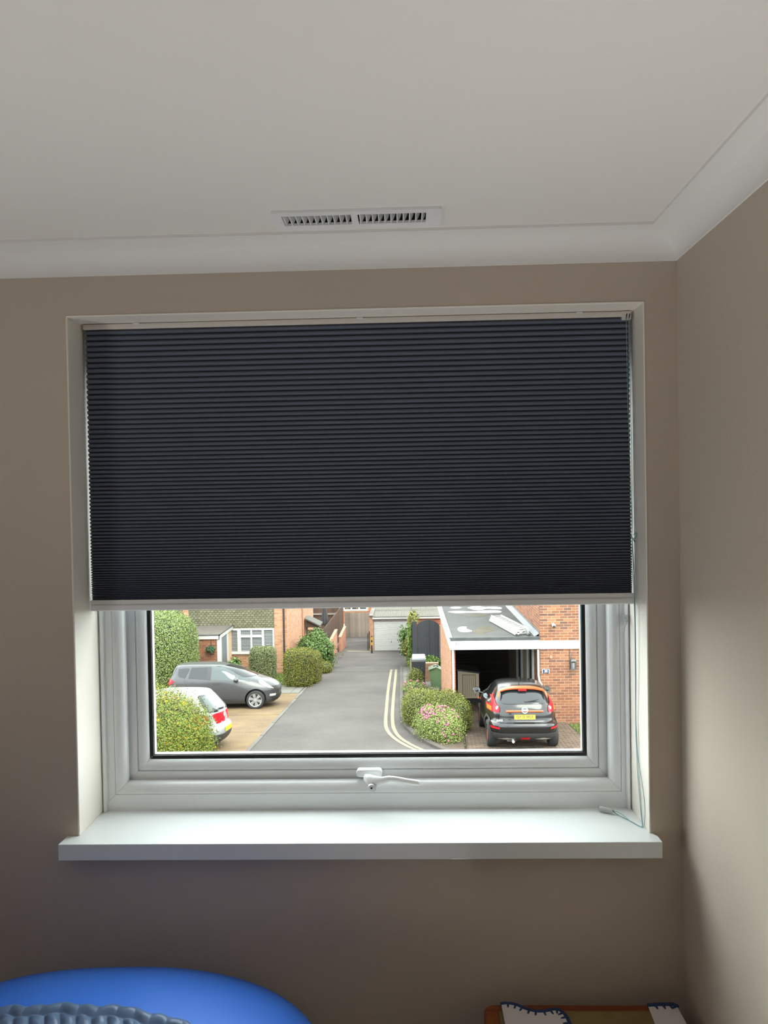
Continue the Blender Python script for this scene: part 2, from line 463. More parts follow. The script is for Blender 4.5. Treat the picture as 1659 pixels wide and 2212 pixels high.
def text_mesh(name, s, size, m, parent, mw, depth=0.002, bold=0.0):
    c = bpy.data.curves.new(name, 'FONT')
    c.body = s; c.size = size; c.align_x = 'CENTER'; c.align_y = 'CENTER'; c.extrude = depth; c.offset = bold
    t = bpy.data.objects.new(name, c); COL.objects.link(t)
    dg = bpy.context.evaluated_depsgraph_get(); dg.update()
    me = bpy.data.meshes.new_from_object(t.evaluated_get(dg))
    bpy.data.objects.remove(t); bpy.data.curves.remove(c)
    me.name = name; me.materials.clear(); me.materials.append(m)
    me.transform(wmat(parent).inverted() @ mw if parent else mw)
    o = bpy.data.objects.new(name, me); COL.objects.link(o)
    if parent: o.parent = parent; WM[o.name] = wmat(parent)
    return o

def gz(y):                       # the street falls away from the window
    return -2.55 - 0.105 * y
def G(x, y, dz=0.0):
    return Vector((x, y, gz(y) + dz))
def slab(name, m, poly, top=0.0, thick=0.15, parent=None, kind='structure', bevel=0.0):
    b = MB(); b.prism([G(x, y, top - thick) for x, y in poly], (0, 0, thick))
    o = b.build(name, m, parent, bevel=bevel)
    if kind and parent is None: o['kind'] = kind
    return o

# ------------------------------------------------------------------ the room
XL, XR, YB, YF = -2.1, 0.5485, -2.3, 1.5
ZCEIL = 2.3222
WX0, WX1, WZ0, WZ1 = -0.6871, 0.4848, 1.119, 2.1889
YOUT = 1.76

# ceiling with the slot for the air vent
VX0, VX1, VY0, VY1 = -0.222, 0.064, 1.342, 1.396
b = MB()
zc1 = ZCEIL + 0.12
b.box(XL - .15, XR + .15, YB - .15, VY0, ZCEIL, zc1)
b.box(XL - .15, XR + .15, VY1, YOUT, ZCEIL, zc1)
b.box(XL - .15, VX0, VY0, VY1, ZCEIL, zc1)
b.box(VX1, XR + .15, VY0, VY1, ZCEIL, zc1)
tag(b.build('ceiling', M['ceiling']), kind='structure')
tag(box('floor', M['carpet'], (XL - .15, XR + .15, YB - .15, YOUT, -0.15, 0.0)), kind='structure')

wb = struct_root('wall_back')
b = MB()
b.box(XL - .15, WX0, YF, YOUT, 0, ZCEIL)
b.box(WX1, XR + .15, YF, YOUT, 0, ZCEIL)
b.box(WX0, WX1, YF, YOUT, 0, WZ0 - 0.034)
b.box(WX0, WX1, YF, YOUT, WZ1, ZCEIL)
b.build('plaster', M['wall'], wb)
b = MB()                          # white painted reveals, thin skim with rounded arris
t = 0.004
b.box(WX0, WX0 + t, YF - .0015, 1.66, WZ0, WZ1)
b.box(WX1 - t, WX1, YF - .0015, 1.66, WZ0, WZ1)
b.box(WX0, WX1, YF - .0015, 1.66, WZ1 - t, WZ1)
b.build('reveal', M['reveal'], wb, bevel=0.002)
tag(box('wall_right', M['wall'], (XR, XR + .15, YB - .15, YF, 0, ZCEIL)), kind='structure')
tag(box('wall_left', M['wall'], (XL - .15, XL, YB - .15, YF, 0, ZCEIL)), kind='structure')
tag(box('wall_front', M['wall'], (XL, XR, YB - .15, YB, 0, ZCEIL)), kind='structure')

def plan_sweep(name, prof, m, kind='structure'):
    """cornice: prof (distance from wall, height), swept round the room with mitred corners"""
    b = MB()
    rows = []
    for (d, z) in prof:
        rows.append([(XL + d, YB + d, z), (XR - d, YB + d, z), (XR - d, YF - d, z), (XL + d, YF - d, z), (XL + d, YB + d, z)])
    b.grid(rows)
    o = b.build(name, m, smooth=35)
    return tag(o, kind=kind)
cz0 = 2.267
prof = [(0, cz0), (0.0035, cz0), (0.0035, cz0 + .003)]
for i in range(1, 13):
    a = i / 12 * math.pi / 2
    prof.append((0.0035 + (0.0655 - 0.0035) * (1 - math.cos(a)), cz0 + .003 + (ZCEIL - .0055 - cz0 - .003) * math.sin(a)))
prof += [(0.0672, ZCEIL - .0055), (0.0677, ZCEIL)]
plan_sweep('trim_1', prof, M['cove'])
plan_sweep('baseboard_back', [(0, 0.11), (0.012, 0.11), (0.015, 0.1), (0.015, 0.0)], M['upvc'])

# ------------------------------------------------------------------ the window
win = struct_root('window_1', (0, 1.6234, WZ0))
sill = MB()
sz = WZ0
sill.prism([(-0.7105, 1.4602, sz - .0327), (0.4939, 1.4602, sz - .0327), (0.4939, 1.4865, sz - .0327), (0.4939 - .007, 1.4995, sz - .0327), (WX1, 1.4995, sz - .0327), (WX1, 1.66, sz - .0327), (WX0, 1.66, sz - .0327), (WX0, 1.4995, sz - .0327), (-0.7105 + .002, 1.4995, sz - .0327)], (0, 0, 0.0327))
sill.build('window_sill', M['sill'], win, bevel=0.0022, seg=3)

def members(name, prof, rect, m, parent, gap=0.00025, smooth=32):
    """four mitred members; prof = closed polygon of (outward distance from rect, y)"""
    x0, x1, z0, z1 = rect
    for side in range(4):
        P = []
        for e in (0, 1):
            ring = []
            for (d, y) in prof:
                xa, xb, za, zb = x0 - d, x1 + d, z0 - d, z1 + d
                if side == 0: p = ((xa + gap, xb - gap)[e], y, za)
                elif side == 1: p = (xb, y, (za + gap, zb - gap)[e])
                elif side == 2: p = ((xb - gap, xa + gap)[e], y, zb)
                else: p = (xa, y, (zb - gap, za + gap)[e])
                ring.append(p)
            P.append(ring)
        n = len(prof)
        b = MB()
        fs = [(i, (i + 1) % n, n + (i + 1) % n, n + i) for i in range(n)] + [tuple(range(n))[::-1], tuple(range(n, 2 * n))]
        b.add(P[0] + P[1], fs)
        b.build(name, m, parent, smooth=smooth)

YFR = 1.6234
RI = (-0.634, 0.439, 1.1775, 2.132)
members('frame', [(0.006, 1.72), (0.006, 1.650), (0, 1.6485), (0, 1.643), (0.0012, 1.636), (0.004, 1.6305), (0.009, 1.6268), (0.015, 1.6238), (0.019, 1.6228), (0.0218, 1.6230), (0.0226, 1.6255), (0.0232, 1.6234), (0.040, 1.6234), (0.060, 1.6234), (0.060, 1.72)], RI, M['upvc'], win)
YS = 1.6540
members('sash', [(-0.0185, 1.71), (-0.0190, YS - .002), (-0.0180, YS + .0015), (-0.0173, YS), (0.012, YS), (0.012, 1.71)], RI, M['upvc'], win)
RB = (RI[0] + .0190, RI[1] - .0190, RI[2] + .0190, RI[3] - .0190)
members('glazing_bead', [(-0.022, 1.68), (-0.022, 1.6661), (-0.0205, 1.6621), (-0.017, 1.6584), (-0.011, 1.6544), (-0.006, 1.6526), (-0.002, 1.6526), (-0.0003, 1.6542), (-0.0003, 1.68)], RB, M['upvc'], win)
RG = (RB[0] + .021, RB[1] - .021, RB[2] + .021, RB[3] - .021)
members('gasket', [(-0.0085, 1.6711), (-0.0085, 1.6691), (-0.005, 1.6676), (0.0, 1.6676), (0.0, 1.6711)], RG, M['gasket'], win)
members('spacer_bar', [(-0.0098, 1.6756), (-0.0098, 1.6891), (-0.003, 1.6891), (-0.003, 1.6756)], RG, M['spacer'], win)
members('outer_gasket', [(-0.006, 1.6941), (-0.006, 1.698), (0.002, 1.698), (0.002, 1.6941)], RG, M['gasket'], win)
for yy in (1.6716, 1.6896):
    box('pane', M['pane'], (RG[0] - .004, RG[1] + .004, yy, yy + .004, RG[2] - .004, RG[3] + .004), win)
# quadrant cover strips where frame meets reveal, left and right
for (xa, xb) in ((-0.6831, -0.6735), (0.4715, 0.4808)):
    b = MB()
    xm, w = (xa + xb) / 2, (xb - xa) / 2
    ring = [(xm + w * math.cos(a), 1.6236 - 0.012 * math.sin(a)) for a in np.linspace(0, math.pi, 9)]
    b.prism([(x, y, WZ0 + .0005) for x, y in ring], (0, 0, 1.06))
    b.build('cover_strip', M['upvc'], win, smooth=50)
# handle: base, lever, lock
hnd = sub('window_handle', win)
b = MB()
rb = []
for i in range(24):
    a = 2 * math.pi * i / 24
    rb.append((-0.0905 + math.copysign(0.0215, math.cos(a)) + 0.0075 * math.cos(a), YS - .0005, 1.1935 + 0.0085 * math.sin(a)))
b.prism(rb, (0, -0.020, 0))
b.build('handle_base', M['handle'], hnd, smooth=50, bevel=0.003)
b = MB()
path = [(-0.098, 1.616, 1.191), (-0.088, 1.606, 1.1900), (-0.074, 1.598, 1.1890), (-0.058, 1.593, 1.1935), (-0.046, 1.590, 1.1985), (-0.032, 1.588, 1.1985), (-0.012, 1.586, 1.1955), (0.006, 1.585, 1.1925), (0.017, 1.585, 1.1910), (0.0205, 1.585, 1.1905)]
rad = [(0.006, 0.009), (0.009, 0.0125), (0.009, 0.0125), (0.0065, 0.0085), (0.0055, 0.0065), (0.005, 0.006), (0.005, 0.006), (0.005, 0.006), (0.005, 0.0055), (0.003, 0.0035)]
b.tube(path, rad, n=16)
o = b.build('lever', M['handle'], hnd, smooth=180)
b = MB(); b.lathe([(0.0088, 0.0), (0.0088, -0.006), (0.008, -0.0075), (0.0, -0.0075)], 20, 'y', (-0.0825, 1.594, 1.1795)); b.build('lock_cylinder', M['chrome'], hnd, smooth=50)
box('keyhole', M['dark'], (-0.0855, -0.0815, 1.5855, 1.5867, 1.178, 1.1815), hnd)

# ------------------------------------------------------------------ honeycomb blind
bl = thing('cellular_blind', 'charcoal honeycomb blind pulled halfway down inside the window recess', 'blind', (-0.1, 1.575, 2.1845))
BX0, BX1 = -0.6735, 0.4715
b = MB()
b.prism([(BX0 - .003, 1.6, 2.1730), (BX0 - .003, 1.558, 2.1730), (BX0 - .003, 1.557, 2.1745), (BX0 - .003, 1.5565, 2.1825), (BX0 - .003, 1.558, 2.184), (BX0 - .003, 1.6, 2.184)], (BX1 - BX0 - .012, 0, 0))
b.build('headrail', M['headrail'], bl, smooth=40)
for xc in (-0.562, -0.089, 0.368):
    MB().box(xc - .0068, xc + .0068, 1.5545, 1.58, 2.1815, 2.1846).build('bracket', M['upvc'], bl, bevel=0.0008)
b = MB()                      # fabric cells: spacing tightens towards the bottom where they stack up
def pitch(z):
    ys = [1.575, 1.60, 1.62, 1.65, 1.69, 1.74, 1.84, 2.02, 2.18]
    ps = [0.0022, 0.0030, 0.0040, 0.0052, 0.0063, 0.0073, 0.0086, 0.0108, 0.0120]
    return float(np.interp(z, ys, ps))
zt = 2.1735
zend = 1.5975
zs_ = [zt]
while zs_[-1] - pitch(zs_[-1]) > zend:
    zs_.append(zs_[-1] - pitch(zs_[-1]))
zs_.append(zend)
prof = []
for i in range(len(zs_) - 1):
    a, c = zs_[i], zs_[i + 1]
    h = a - c
    prof += [(a, 0.0), (a - .10 * h, .0042), (a - .26 * h, .0074), (a - .44 * h, .0090), (a - .50 * h, .0094), (a - .56 * h, .0090), (a - .74 * h, .0074), (a - .90 * h, .0042)]
prof.append((zend, 0))
YV = 1.5700
front = [(z, YV - d) for z, d in prof]
back = [(z, YV + .004 + d) for z, d in prof]
rows = []
xs = [BX0, BX1]
b.grid([[(x, y, z) for x in xs] for (z, y) in front])
b.grid([[(x, y, z) for x in xs] for (z, y) in back])
for x in xs:
    b.grid([[(x, y0, z0), (x, y1, z1)] for (z0, y0), (z1, y1) in zip(front, back)])
b.build('fabric', M['fabric'], bl, smooth=25)
b = MB()
pr = [(1.5595, 1.5975), (1.5585, 1.5955), (1.5585, 1.5905), (1.5575, 1.5895), (1.5575, 1.5885), (1.5585, 1.5880), (1.5590, 1.5872), (1.5560, 1.5868), (1.5545, 1.5845), (1.5550, 1.5765), (1.5575, 1.5745), (1.592, 1.5745), (1.592, 1.5975)]
b.prism([(BX0 + .001, y, z) for y, z in pr], (BX1 - BX0 - .002, 0, 0))
b.build('bottom_rail', M['rail'], bl, smooth=30)
for xx in (BX0 - .0005, BX1 - .0015):
    MB().box(xx, xx + .002, 1.556, 1.592, 1.5752, 1.5970).build('end_cap', M['rail'], bl)
ck = sub('cord_lock', bl)
MB().box(0.4560, 0.4740, 1.5535, 1.598, 2.1660, 2.1835).build('lock_body', M['headrail'], ck, bevel=0.001)
for xx in (0.4625, 0.4685):
    MB().prism([(xx, 1.5530, 2.168), (xx + .0022, 1.5530, 2.168), (xx + .0038, 1.5530, 2.1775), (xx + .0018, 1.5530, 2.1775)], (0, .001, 0)).build('cord_slot', M['dark'], ck)
def smoothpath(pts, n=8):
    P = [Vector(p) for p in pts]; out = []
    for i in range(len(P) - 1):
        p0, p1, p2, p3 = P[max(i - 1, 0)], P[i], P[i + 1], P[min(i + 2, len(P) - 1)]
        for k in range(n):
            t = k / n
            out.append(0.5 * ((2 * p1) + (-p0 + p2) * t + (2 * p0 - 5 * p1 + 4 * p2 - p3) * t * t + (-p0 + 3 * p1 - 3 * p2 + p3) * t ** 3))
    out.append(P[-1])
    return out
KN = (0.4700, 1.552, 1.713)
cords = [
    [(0.4635, 1.5525, 2.172), (0.4645, 1.5525, 2.0), (0.4680, 1.552, 1.85), KN],
    [(0.4690, 1.5525, 2.172), (0.4700, 1.5525, 2.0), (0.4710, 1.552, 1.85), KN],
    [KN, (0.4690, 1.552, 1.66), (0.4720, 1.552, 1.59), (0.4735, 1.5535, 1.52), (0.4745, 1.557, 1.42), (0.4765, 1.565, 1.34), (0.4770, 1.565, 1.27), (0.4775, 1.556, 1.20), (0.4775, 1.540, 1.14), (0.4740, 1.5255, 1.1205), (0.462, 1.548, 1.1205), (0.445, 1.575, 1.1213), (0.4330, 1.589, 1.126)],
    [KN, (0.4722, 1.552, 1.66), (0.4740, 1.552, 1.59), (0.4750, 1.5535, 1.52), (0.4758, 1.557, 1.42), (0.4772, 1.565, 1.34), (0.4775, 1.561, 1.27), (0.4787, 1.552, 1.20), (0.4778, 1.537, 1.14), (0.4745, 1.5235, 1.1205), (0.460, 1.550, 1.1205), (0.447, 1.585, 1.123), (0.4320, 1.590, 1.1265)],
    [KN, (0.4710, 1.5515, 1.66), (0.4733, 1.5515, 1.59), (0.4743, 1.553, 1.52), (0.4752, 1.556, 1.42), (0.4768, 1.564, 1.34), (0.4775, 1.556, 1.26), (0.4795, 1.535, 1.20), (0.4798, 1.522, 1.16), (0.4780, 1.522, 1.128), (0.4738, 1.5245, 1.1205), (0.458, 1.556, 1.1205), (0.4400, 1.583, 1.1215), (0.4330, 1.5885, 1.125)],
]
for c in cords:
    MB().tube(smoothpath(c, 6), 0.00062, n=6).build('cord', M['cord'], bl, smooth=180)
kn = MB()
kp = []
for i in range(60):
    t = i / 59
    kp.append((KN[0] + .0005 + .0042 * math.sin(9.5 * t + .4) + .004 * t, KN[1] - .002 + .0022 * math.cos(13 * t), KN[2] - .008 + .017 * t + .0038 * math.cos(15 * t)))
kn.tube(kp, 0.0010, n=6)
kn.build('cord_knot', M['cord'], bl, smooth=180)
b = MB(); b.tube([(0.4340, 1.588, 1.1255), (0.430, 1.5905, 1.1265), (0.4235, 1.594, 1.1265), (0.4095, 1.602, 1.1268), (0.4060, 1.604, 1.1268)], [0.0025, 0.0048, 0.0054, 0.0054, 0.003], n=16)
tas = b.build('cord_tassel', M['clear'], bl, smooth=60); tag(tas, 'clear plastic tassel lying on the sill')
# clear cleat on the frame
cl = thing('cord_cleat', 'clear plastic cord hook stuck on the right window frame', 'hook', (0.470, 1.611, 1.52))
MB().box(0.4655, 0.4750, 1.6075, 1.6115, 1.528, 1.544).build('cleat_pad', M['clear'], cl, bevel=0.001)
b = MB(); b.tube(smoothpath([(0.471, 1.6085, 1.5375), (0.4700, 1.602, 1.533), (0.4665, 1.598, 1.525), (0.4640, 1.597, 1.516), (0.4632, 1.5955, 1.511)], 5), 0.0017, n=8)
b.tube(smoothpath([(0.4735, 1.6085, 1.5335), (0.472, 1.602, 1.531), (0.470, 1.599, 1.526)], 5), 0.0014, n=8)
b.build('cleat_hook', M['clear'], cl, smooth=180)

# ------------------------------------------------------------------ ceiling vent
vt = thing('ceiling_vent', 'long white louvred air vent in the ceiling above the window', 'vent', (-0.078, 1.37, ZCEIL))
b = MB()
zp0, zp1 = ZCEIL - .005, ZCEIL - .0002
PX0, PX1, PY0, PY1 = -0.2330, 0.0748, 1.3290, 1.4130
GL, GR_ = (-0.2155, -0.0900), (-0.0775, 0.0470)
HY0, HY1 = 1.3455, 1.3915
def rrect(x0, x1, y0, y1, r, n=5):
    out = []
    for (cx, cy, a0) in ((x1 - r, y1 - r, 0), (x0 + r, y1 - r, 90), (x0 + r, y0 + r, 180), (x1 - r, y0 + r, 270)):
        for k in range(n + 1):
            a = R(a0 + 90 * k / n); out.append((cx + r * math.cos(a), cy + r * math.sin(a)))
    return out
# plate with two openings, built as a plate outline filled round the holes
bmv = bmesh.new()
def loop(pts, z): 
    vs_ = [bmv.verts.new((x, y, z)) for x, y in pts]
    return [bmv.edges.new((vs_[i], vs_[(i + 1) % len(vs_)])) for i in range(len(vs_))]
ed = loop(rrect(PX0, PX1, PY0, PY1, .006), zp0)
for g in (GL, GR_): ed += loop([(g[0], HY0), (g[1], HY0), (g[1], HY1), (g[0], HY1)], zp0)
bmesh.ops.triangle_fill(bmv, use_beauty=True, use_dissolve=False, edges=ed)
for f in [f for f in bmv.faces if any(g[0] < f.calc_center_median().x < g[1] and HY0 < f.calc_center_median().y < HY1 and all(g[0] - 1e-6 <= v.co.x <= g[1] + 1e-6 and HY0 - 1e-6 <= v.co.y <= HY1 + 1e-6 for v in f.verts) for g in (GL, GR_))]:
    bmv.faces.remove(f)
ex = bmesh.ops.extrude_face_region(bmv, geom=list(bmv.faces))
bmesh.ops.translate(bmv, verts=[v for v in ex['geom'] if isinstance(v, bmesh.types.BMVert)], vec=(0, 0, zp1 - zp0))
bmesh.ops.recalc_face_normals(bmv, faces=bmv.faces)
bmv.transform(Matrix.Translation((0.078, -1.37, -ZCEIL)))
me = bpy.data.meshes.new('vent_plate'); bmv.to_mesh(me); bmv.free(); me.materials.append(M['upvc'])
o = bpy.data.objects.new('vent_plate', me); COL.objects.link(o); o.parent = vt
for gi, g in enumerate((GL, GR_)):
    n = 11
    w = (g[1] - g[0]) / n
    for k in range(n):
        xc = g[0] + (k + .5) * w
        b = MB()
        lean = 0.0060 if gi == 0 else 0.0075
        pts = []
        for j in range(6):
            t = j / 5
            pts.append([(xc + (-.0045 if gi == 0 else -.003) + lean * t + .0012 * math.sin(t * 2.4) + ww, yy, zp0 + .0006 + .017 * t) for (ww, yy) in ((0.0, HY0 + .0005), (0.0, HY1 - .0005))])
        b.grid(pts); b.grid([[Vector(p) + Vector((.0016, 0, 0)) for p in r] for r in pts])
        b.grid([[p, Vector(p) + Vector((.0016, 0, 0))] for p in pts[0]])
        b.build('vent_fin', M['upvc'], vt, smooth=40)
b = MB(); b.box(VX0, VX1, VY0, VY1, ZCEIL + .03, ZCEIL + .05).box(VX0, VX1, VY0, VY0 + .002, ZCEIL, ZCEIL + .05).box(VX0, VX1, VY1 - .002, VY1, ZCEIL, ZCEIL + .05).box(VX0, VX0 + .002, VY0, VY1, ZCEIL, ZCEIL + .05).box(VX1 - .002, VX1, VY0, VY1, ZCEIL, ZCEIL + .05).box(-.089, -.0785, VY0, VY1, ZCEIL, ZCEIL + .05); b.build('duct', M['dark'], vt)  # liner coloured near-black so the slots look shaded inside
for xx in (-0.2255, 0.0655):
    MB().lathe([(.0052, 0), (.0045, -.0008), (.003, -.0008), (.0, -.0003)], 16, 'z', (xx, 1.3755, zp0)).build('screw', M['rail'], vt)

# ------------------------------------------------------------------ bed, pillow, quilt
bed = thing('bed', 'single bed under blue bedding in the lower left corner', 'bed', (-0.75, 0.42, 0))
MB().box(-1.28, -0.22, -0.6, 1.47, 0.36, 0.66).build('mattress', M['mattress'], bed, bevel=0.04)
MB().box(-1.26, -0.24, -0.58, 1.46, 0.12, 0.36).build('bed_base', M['quilt'], bed, bevel=0.01)
for (x, y) in ((-1.2, -.5), (-.3, -.5), (-1.2, 1.38), (-.3, 1.38)):
    MB().lathe([(.03, 0), (.035, .12)], 12, 'z', (x, y, 0)).build('leg', M['pine'], bed)

PC = Vector((-0.565, 1.255, 0.771)); PA, PB, PH = 0.415, 0.225, 0.165
def pillow_z(x, y, grow=0.0):
    u, v = abs(x - PC.x) / (PA + grow), abs(y - PC.y) / (PB + grow)
    q = u ** 2.6 + v ** 2.6
    if q >= 1: return None
    return PC.z + PH * (1 - q) ** (1 / 2.2) - 0.010 * max(0, (PC.x - x) / PA + .25) + 0.0025 * math.sin(9 * x + 1) * (1 - q)
pil = thing('pillow', 'shiny bright blue satin pillow at the head of the bed', 'pillow', (PC.x, PC.y, 0.66))
rowsT, rowsB = [], []
NR, NA = 22, 64
for i in range(NR + 1):
    s = math.sin(i / NR * math.pi / 2)
    rt, rb2 = [], []
    for k in range(NA + 1):
        a = 2 * math.pi * k / NA
        c, d = math.cos(a), math.sin(a)
        rr = (abs(c) ** 2.6 + abs(d) ** 2.6) ** (-1 / 2.6)
        x, y = PC.x + PA * s * rr * c, PC.y + PB * s * rr * d
        q = min(1, s ** 2.6)
        h = (1 - q) ** (1 / 2.2)
        zt_ = PC.z + PH * h - 0.010 * max(0, (PC.x - x) / PA + .25) * (h > 0) + 0.0025 * math.sin(9 * x + 1) * (1 - q)
        rt.append((x, y, zt_)); rb2.append((x, y, PC.z - 0.105 * h))
    rowsT.append(rt); rowsB.append(rb2)
b = MB(); b.grid(rowsT); b.grid(rowsB)
o = b.build('pillow_case', M['satin'], pil, smooth=180)

qu = thing('quilt', 'slate blue channel-stitched quilt with ruffled border over the pillow', 'quilt', (-0.75, 0.5, 0.66))
def q_edge(x):
    return float(np.interp(x, [-1.3, -1.03, -0.97, -0.86, -0.70, -0.55, -0.45, -0.38, -0.32, -0.25, -0.2], [1.44, 1.43, 1.26, 1.25, 1.255, 1.25, 1.238, 1.22, 1.197, 1.15, 1.08])) + 0.003 * math.sin(60 * x) + .002 * math.sin(143 * x)
def q_base(x, y):
    z = pillow_z(x, y)
    zg = pillow_z(x, y, 0.03 if y < PC.y - .1 or x > PC.x + .25 else 0.008)
    z = zg if z is None or (y < PC.y - .1) else z
    zz = 0.665
    if z is not None: zz = max(zz, z)
    if y < PC.y - PB * .55: pass
    return zz
b = MB(); rows = []
xs = np.linspace(-1.26, -0.24, 820)
ts = [0, .002, .006, .012, .018, .0225, .0245, .0265, .030] + list(np.linspace(.034, .16, 36)) + list(np.linspace(.17, 1.75, 60))
for t in ts:
    row = []
    for x in xs:
        y = q_edge(x) - t
        z = q_base(x, y)
        ruff = 2 * abs(math.sin(x * math.pi / .030 + .8 * math.sin(17 * x))) ** .7 - 1.2
        if t < .0265:
            e = math.sin(math.pi * min(1, t / .0245))
            z += .004 + .0055 * e * (1 + .30 * ruff)
            if t == 0: z -= .003
        else:
            u = (x + .48 * (y - 1.25) + .004 * math.sin(11 * y)) / .0265
            ch = abs(math.sin(math.pi * u)) ** .6
            v = min(1, (t - .0265) / .006)
            z += .003 + .0080 * ch * v + .0010 * math.sin(300 * y + 4 * math.sin(40 * x)) * ch * v
        row.append((x, y, z))
    rows.append(row)
b.grid(rows)
b.build('quilt_top', M['quilt'], qu, smooth=180)

# ------------------------------------------------------------------ bedside table and its cloths
tb = thing('bedside_table', 'stained pine bedside table in the right corner under the window', 'table', (0.33, 1.27, 0))
TZ = 0.795
b = MB(); b.prism([(x, y, TZ - .028) for x, y in rrect(0.137, 0.519, 1.07, 1.463, .022)], (0, 0, .028)); b.build('table_top', M['pine'], tb, bevel=0.005)
MB().box(0.165, 0.495, 1.10, 1.455, 0.30, TZ - .028).build('cabinet', M['pine'], tb, bevel=.003)
dr = MB().box(0.175, 0.485, 1.085, 1.10, 0.56, 0.74).build('drawer', M['pine'], tb, bevel=.003)
MB().lathe([(.012, 0), (.016, -.015), (.0, -.02)], 16, 'y', (0.33, 1.086, 0.65)).build('knob', M['pine'], dr, smooth=60)
for (x, y) in ((.18, 1.12), (.48, 1.12), (.18, 1.44), (.48, 1.44)):
    MB().box(x - .018, x + .018, y - .018, y + .018, 0, .30).build('leg', M['pine'], tb, bevel=.003)
mt = MB().box(0.165, 0.4745, 1.09, 1.437, TZ + .0003, TZ + .0035).build('table_mat', M['olive'])
tag(mt, 'flat olive brown mat covering the middle of the pine bedside table', 'mat')

def doily(name, label, ring, edge_from, edge_to, th, wav):
    """cloth with a thick blanket-stitched blue edge"""
    t = thing(name, label, 'cloth', (ring[0][0], ring[0][1], TZ))
    P = [Vector((x, y, z)) for x, y, z in ring]
    b = MB(); b.prism(P, (0, 0, th)); b.build('linen', M['linen'], t, bevel=0.0008)
    path = smoothpath([p + Vector((0, .001, th * .6)) for p in P[edge_from:edge_to + 1]], 5)
    b = MB(); b.tube(path, 0.0046, n=8); b.build('crochet_edge', M['wool'], t, smooth=180)
    L = 0
    for i in range(1, len(path)):
        L += (path[i] - path[i - 1]).length
        if L > .0125:
            L = 0
            p = path[i]
            d = (path[i] - path[i - 1]).normalized(); nrm = Vector((d.y, -d.x, 0))
            MB().tube([p, p + nrm * .007 + Vector((0, 0, .0020)), p + nrm * .0125 + Vector((0, 0, .0018))], [.0030, .0025, .0016], n=6).build('stitch', M['wool'], t, smooth=180)
    return t
zz = TZ + .0042
doily('crocheted_cloth', 'white cloth with wavy blue stitched edge at the left end of the bedside table',
      [(0.172, 1.447, zz), (0.182, 1.4495, zz), (0.200, 1.445, zz), (0.220, 1.432, zz), (0.240, 1.426, zz), (0.258, 1.428, zz), (0.272, 1.432, zz), (0.284, 1.428, zz), (0.292, 1.410, zz), (0.294, 1.385, zz), (0.293, 1.12, zz), (0.172, 1.12, zz)], 0, 9, .006, 1)
doily('crocheted_cloth', 'white cloth with straight blue stitched edge at the right end of the bedside table',
      [(0.458, 1.4475, zz), (0.476, 1.4495, zz), (0.495, 1.4500, zz), (0.508, 1.450, zz), (0.514, 1.444, zz), (0.516, 1.12, zz), (0.455, 1.12, zz), (0.455, 1.40, zz)], 0, 4, .003, 0)

# ================================================================== OUTSIDE
# ------------------------------------------------------------------ ground
slab('ground', M['soil'], [(-45, 2.2), (45, 2.2), (45, 95), (-45, 95)], top=-0.06, thick=0.4)
slab('road', M['asphalt'], [(-4.05, 2.5), (0.6, 2.5), (0.6, 10), (1.2, 14.5), (1.15, 17.9), (0.80, 18.48), (0.46, 19.3), (0.11, 20.4), (-0.16, 21.97), (-0.24, 24.0), (-0.28, 28.0), (-0.34, 34.8), (-4.05, 34.8)], top=0.0)
o = slab('road_upper', M['asphalt_old'], [(-3.62, 34.82), (-0.34, 34.82), (-0.34, 35.7), (0.15, 35.9), (0.15, 44.0), (-3.7, 44.0)], top=0.0)
o = slab('road_passage', M['asphalt_old'], [(-3.9, 44.02), (-2.22, 44.02), (-2.22, 54.3), (-4.5, 54.3)], top=-0.02)
slab('road_crossing', M['asphalt'], [(-30, 2.3), (-4.05, 2.3), (-4.05, 12.5), (-30, 12.5)], top=-0.01)
slab('road_crossing_right', M['asphalt'], [(0.6, 2.3), (30, 2.3), (30, 13.8), (1.2, 14.5), (0.6, 10)], top=-0.01)
def strip(pts, w):
    """band of width w to the left of a (x,y) line, as left and right edge lists"""
    P = [Vector((x, y, 0)) for x, y in pts]; L, Rr = [], []
    for i, p in enumerate(P):
        t = (P[min(i + 1, len(P) - 1)] - P[max(i - 1, 0)]).normalized()
        n = Vector((-t.y, t.x, 0))
        L.append(p + n * w / 2); Rr.append(p - n * w / 2)
    return L, Rr
def densify(pts, n=8):
    return [(p.x, p.y) for p in smoothpath([(x, y, 0) for x, y in pts], n)]
def line_mesh(b, pts, w, top=0.006):
    L, Rr = strip(pts, w)
    b.grid([[G(a.x, a.y, top), G(c.x, c.y, top)] for a, c in zip(L, Rr)])
    return b
yl1 = [(-0.79, 35.0), (-0.797, 31.8), (-0.783, 28.07), (-0.735, 24.06), (-0.712, 22.5), (-0.655, 21.3), (-0.464, 20.18), (-0.101, 19.1), (0.456, 18.08), (1.3, 16.9)]
yl2 = [(-0.57, 35.0), (-0.557, 31.8), (-0.554, 28.05), (-0.531, 24.05), (-0.495, 22.3), (-0.425, 21.1), (-0.228, 19.95), (0.20, 18.82), (0.694, 18.05), (1.5, 17.0)]
for i, pts in enumerate((yl1, yl2)):
    o = line_mesh(MB(), densify(pts), 0.105).build('road_line', M['yellow_line'], smooth=180); tag(o, kind='structure')
b = MB(); b.grid([[G(-3.4, 34.76, .004), G(-3.4, 34.88, .004)], [G(-0.42, 34.66, .004), G(-0.42, 34.78, .004)]]); tag(b.build('road_seam', M['edging']), kind='structure')
b = MB(); b.grid([[G(-3.62, 43.85, .004), G(-3.62, 44.1, .004)], [G(-2.25, 43.75, .004), G(-2.25, 44.0, .004)]]); tag(b.build('road_threshold', M['yellow_line']), kind='structure')

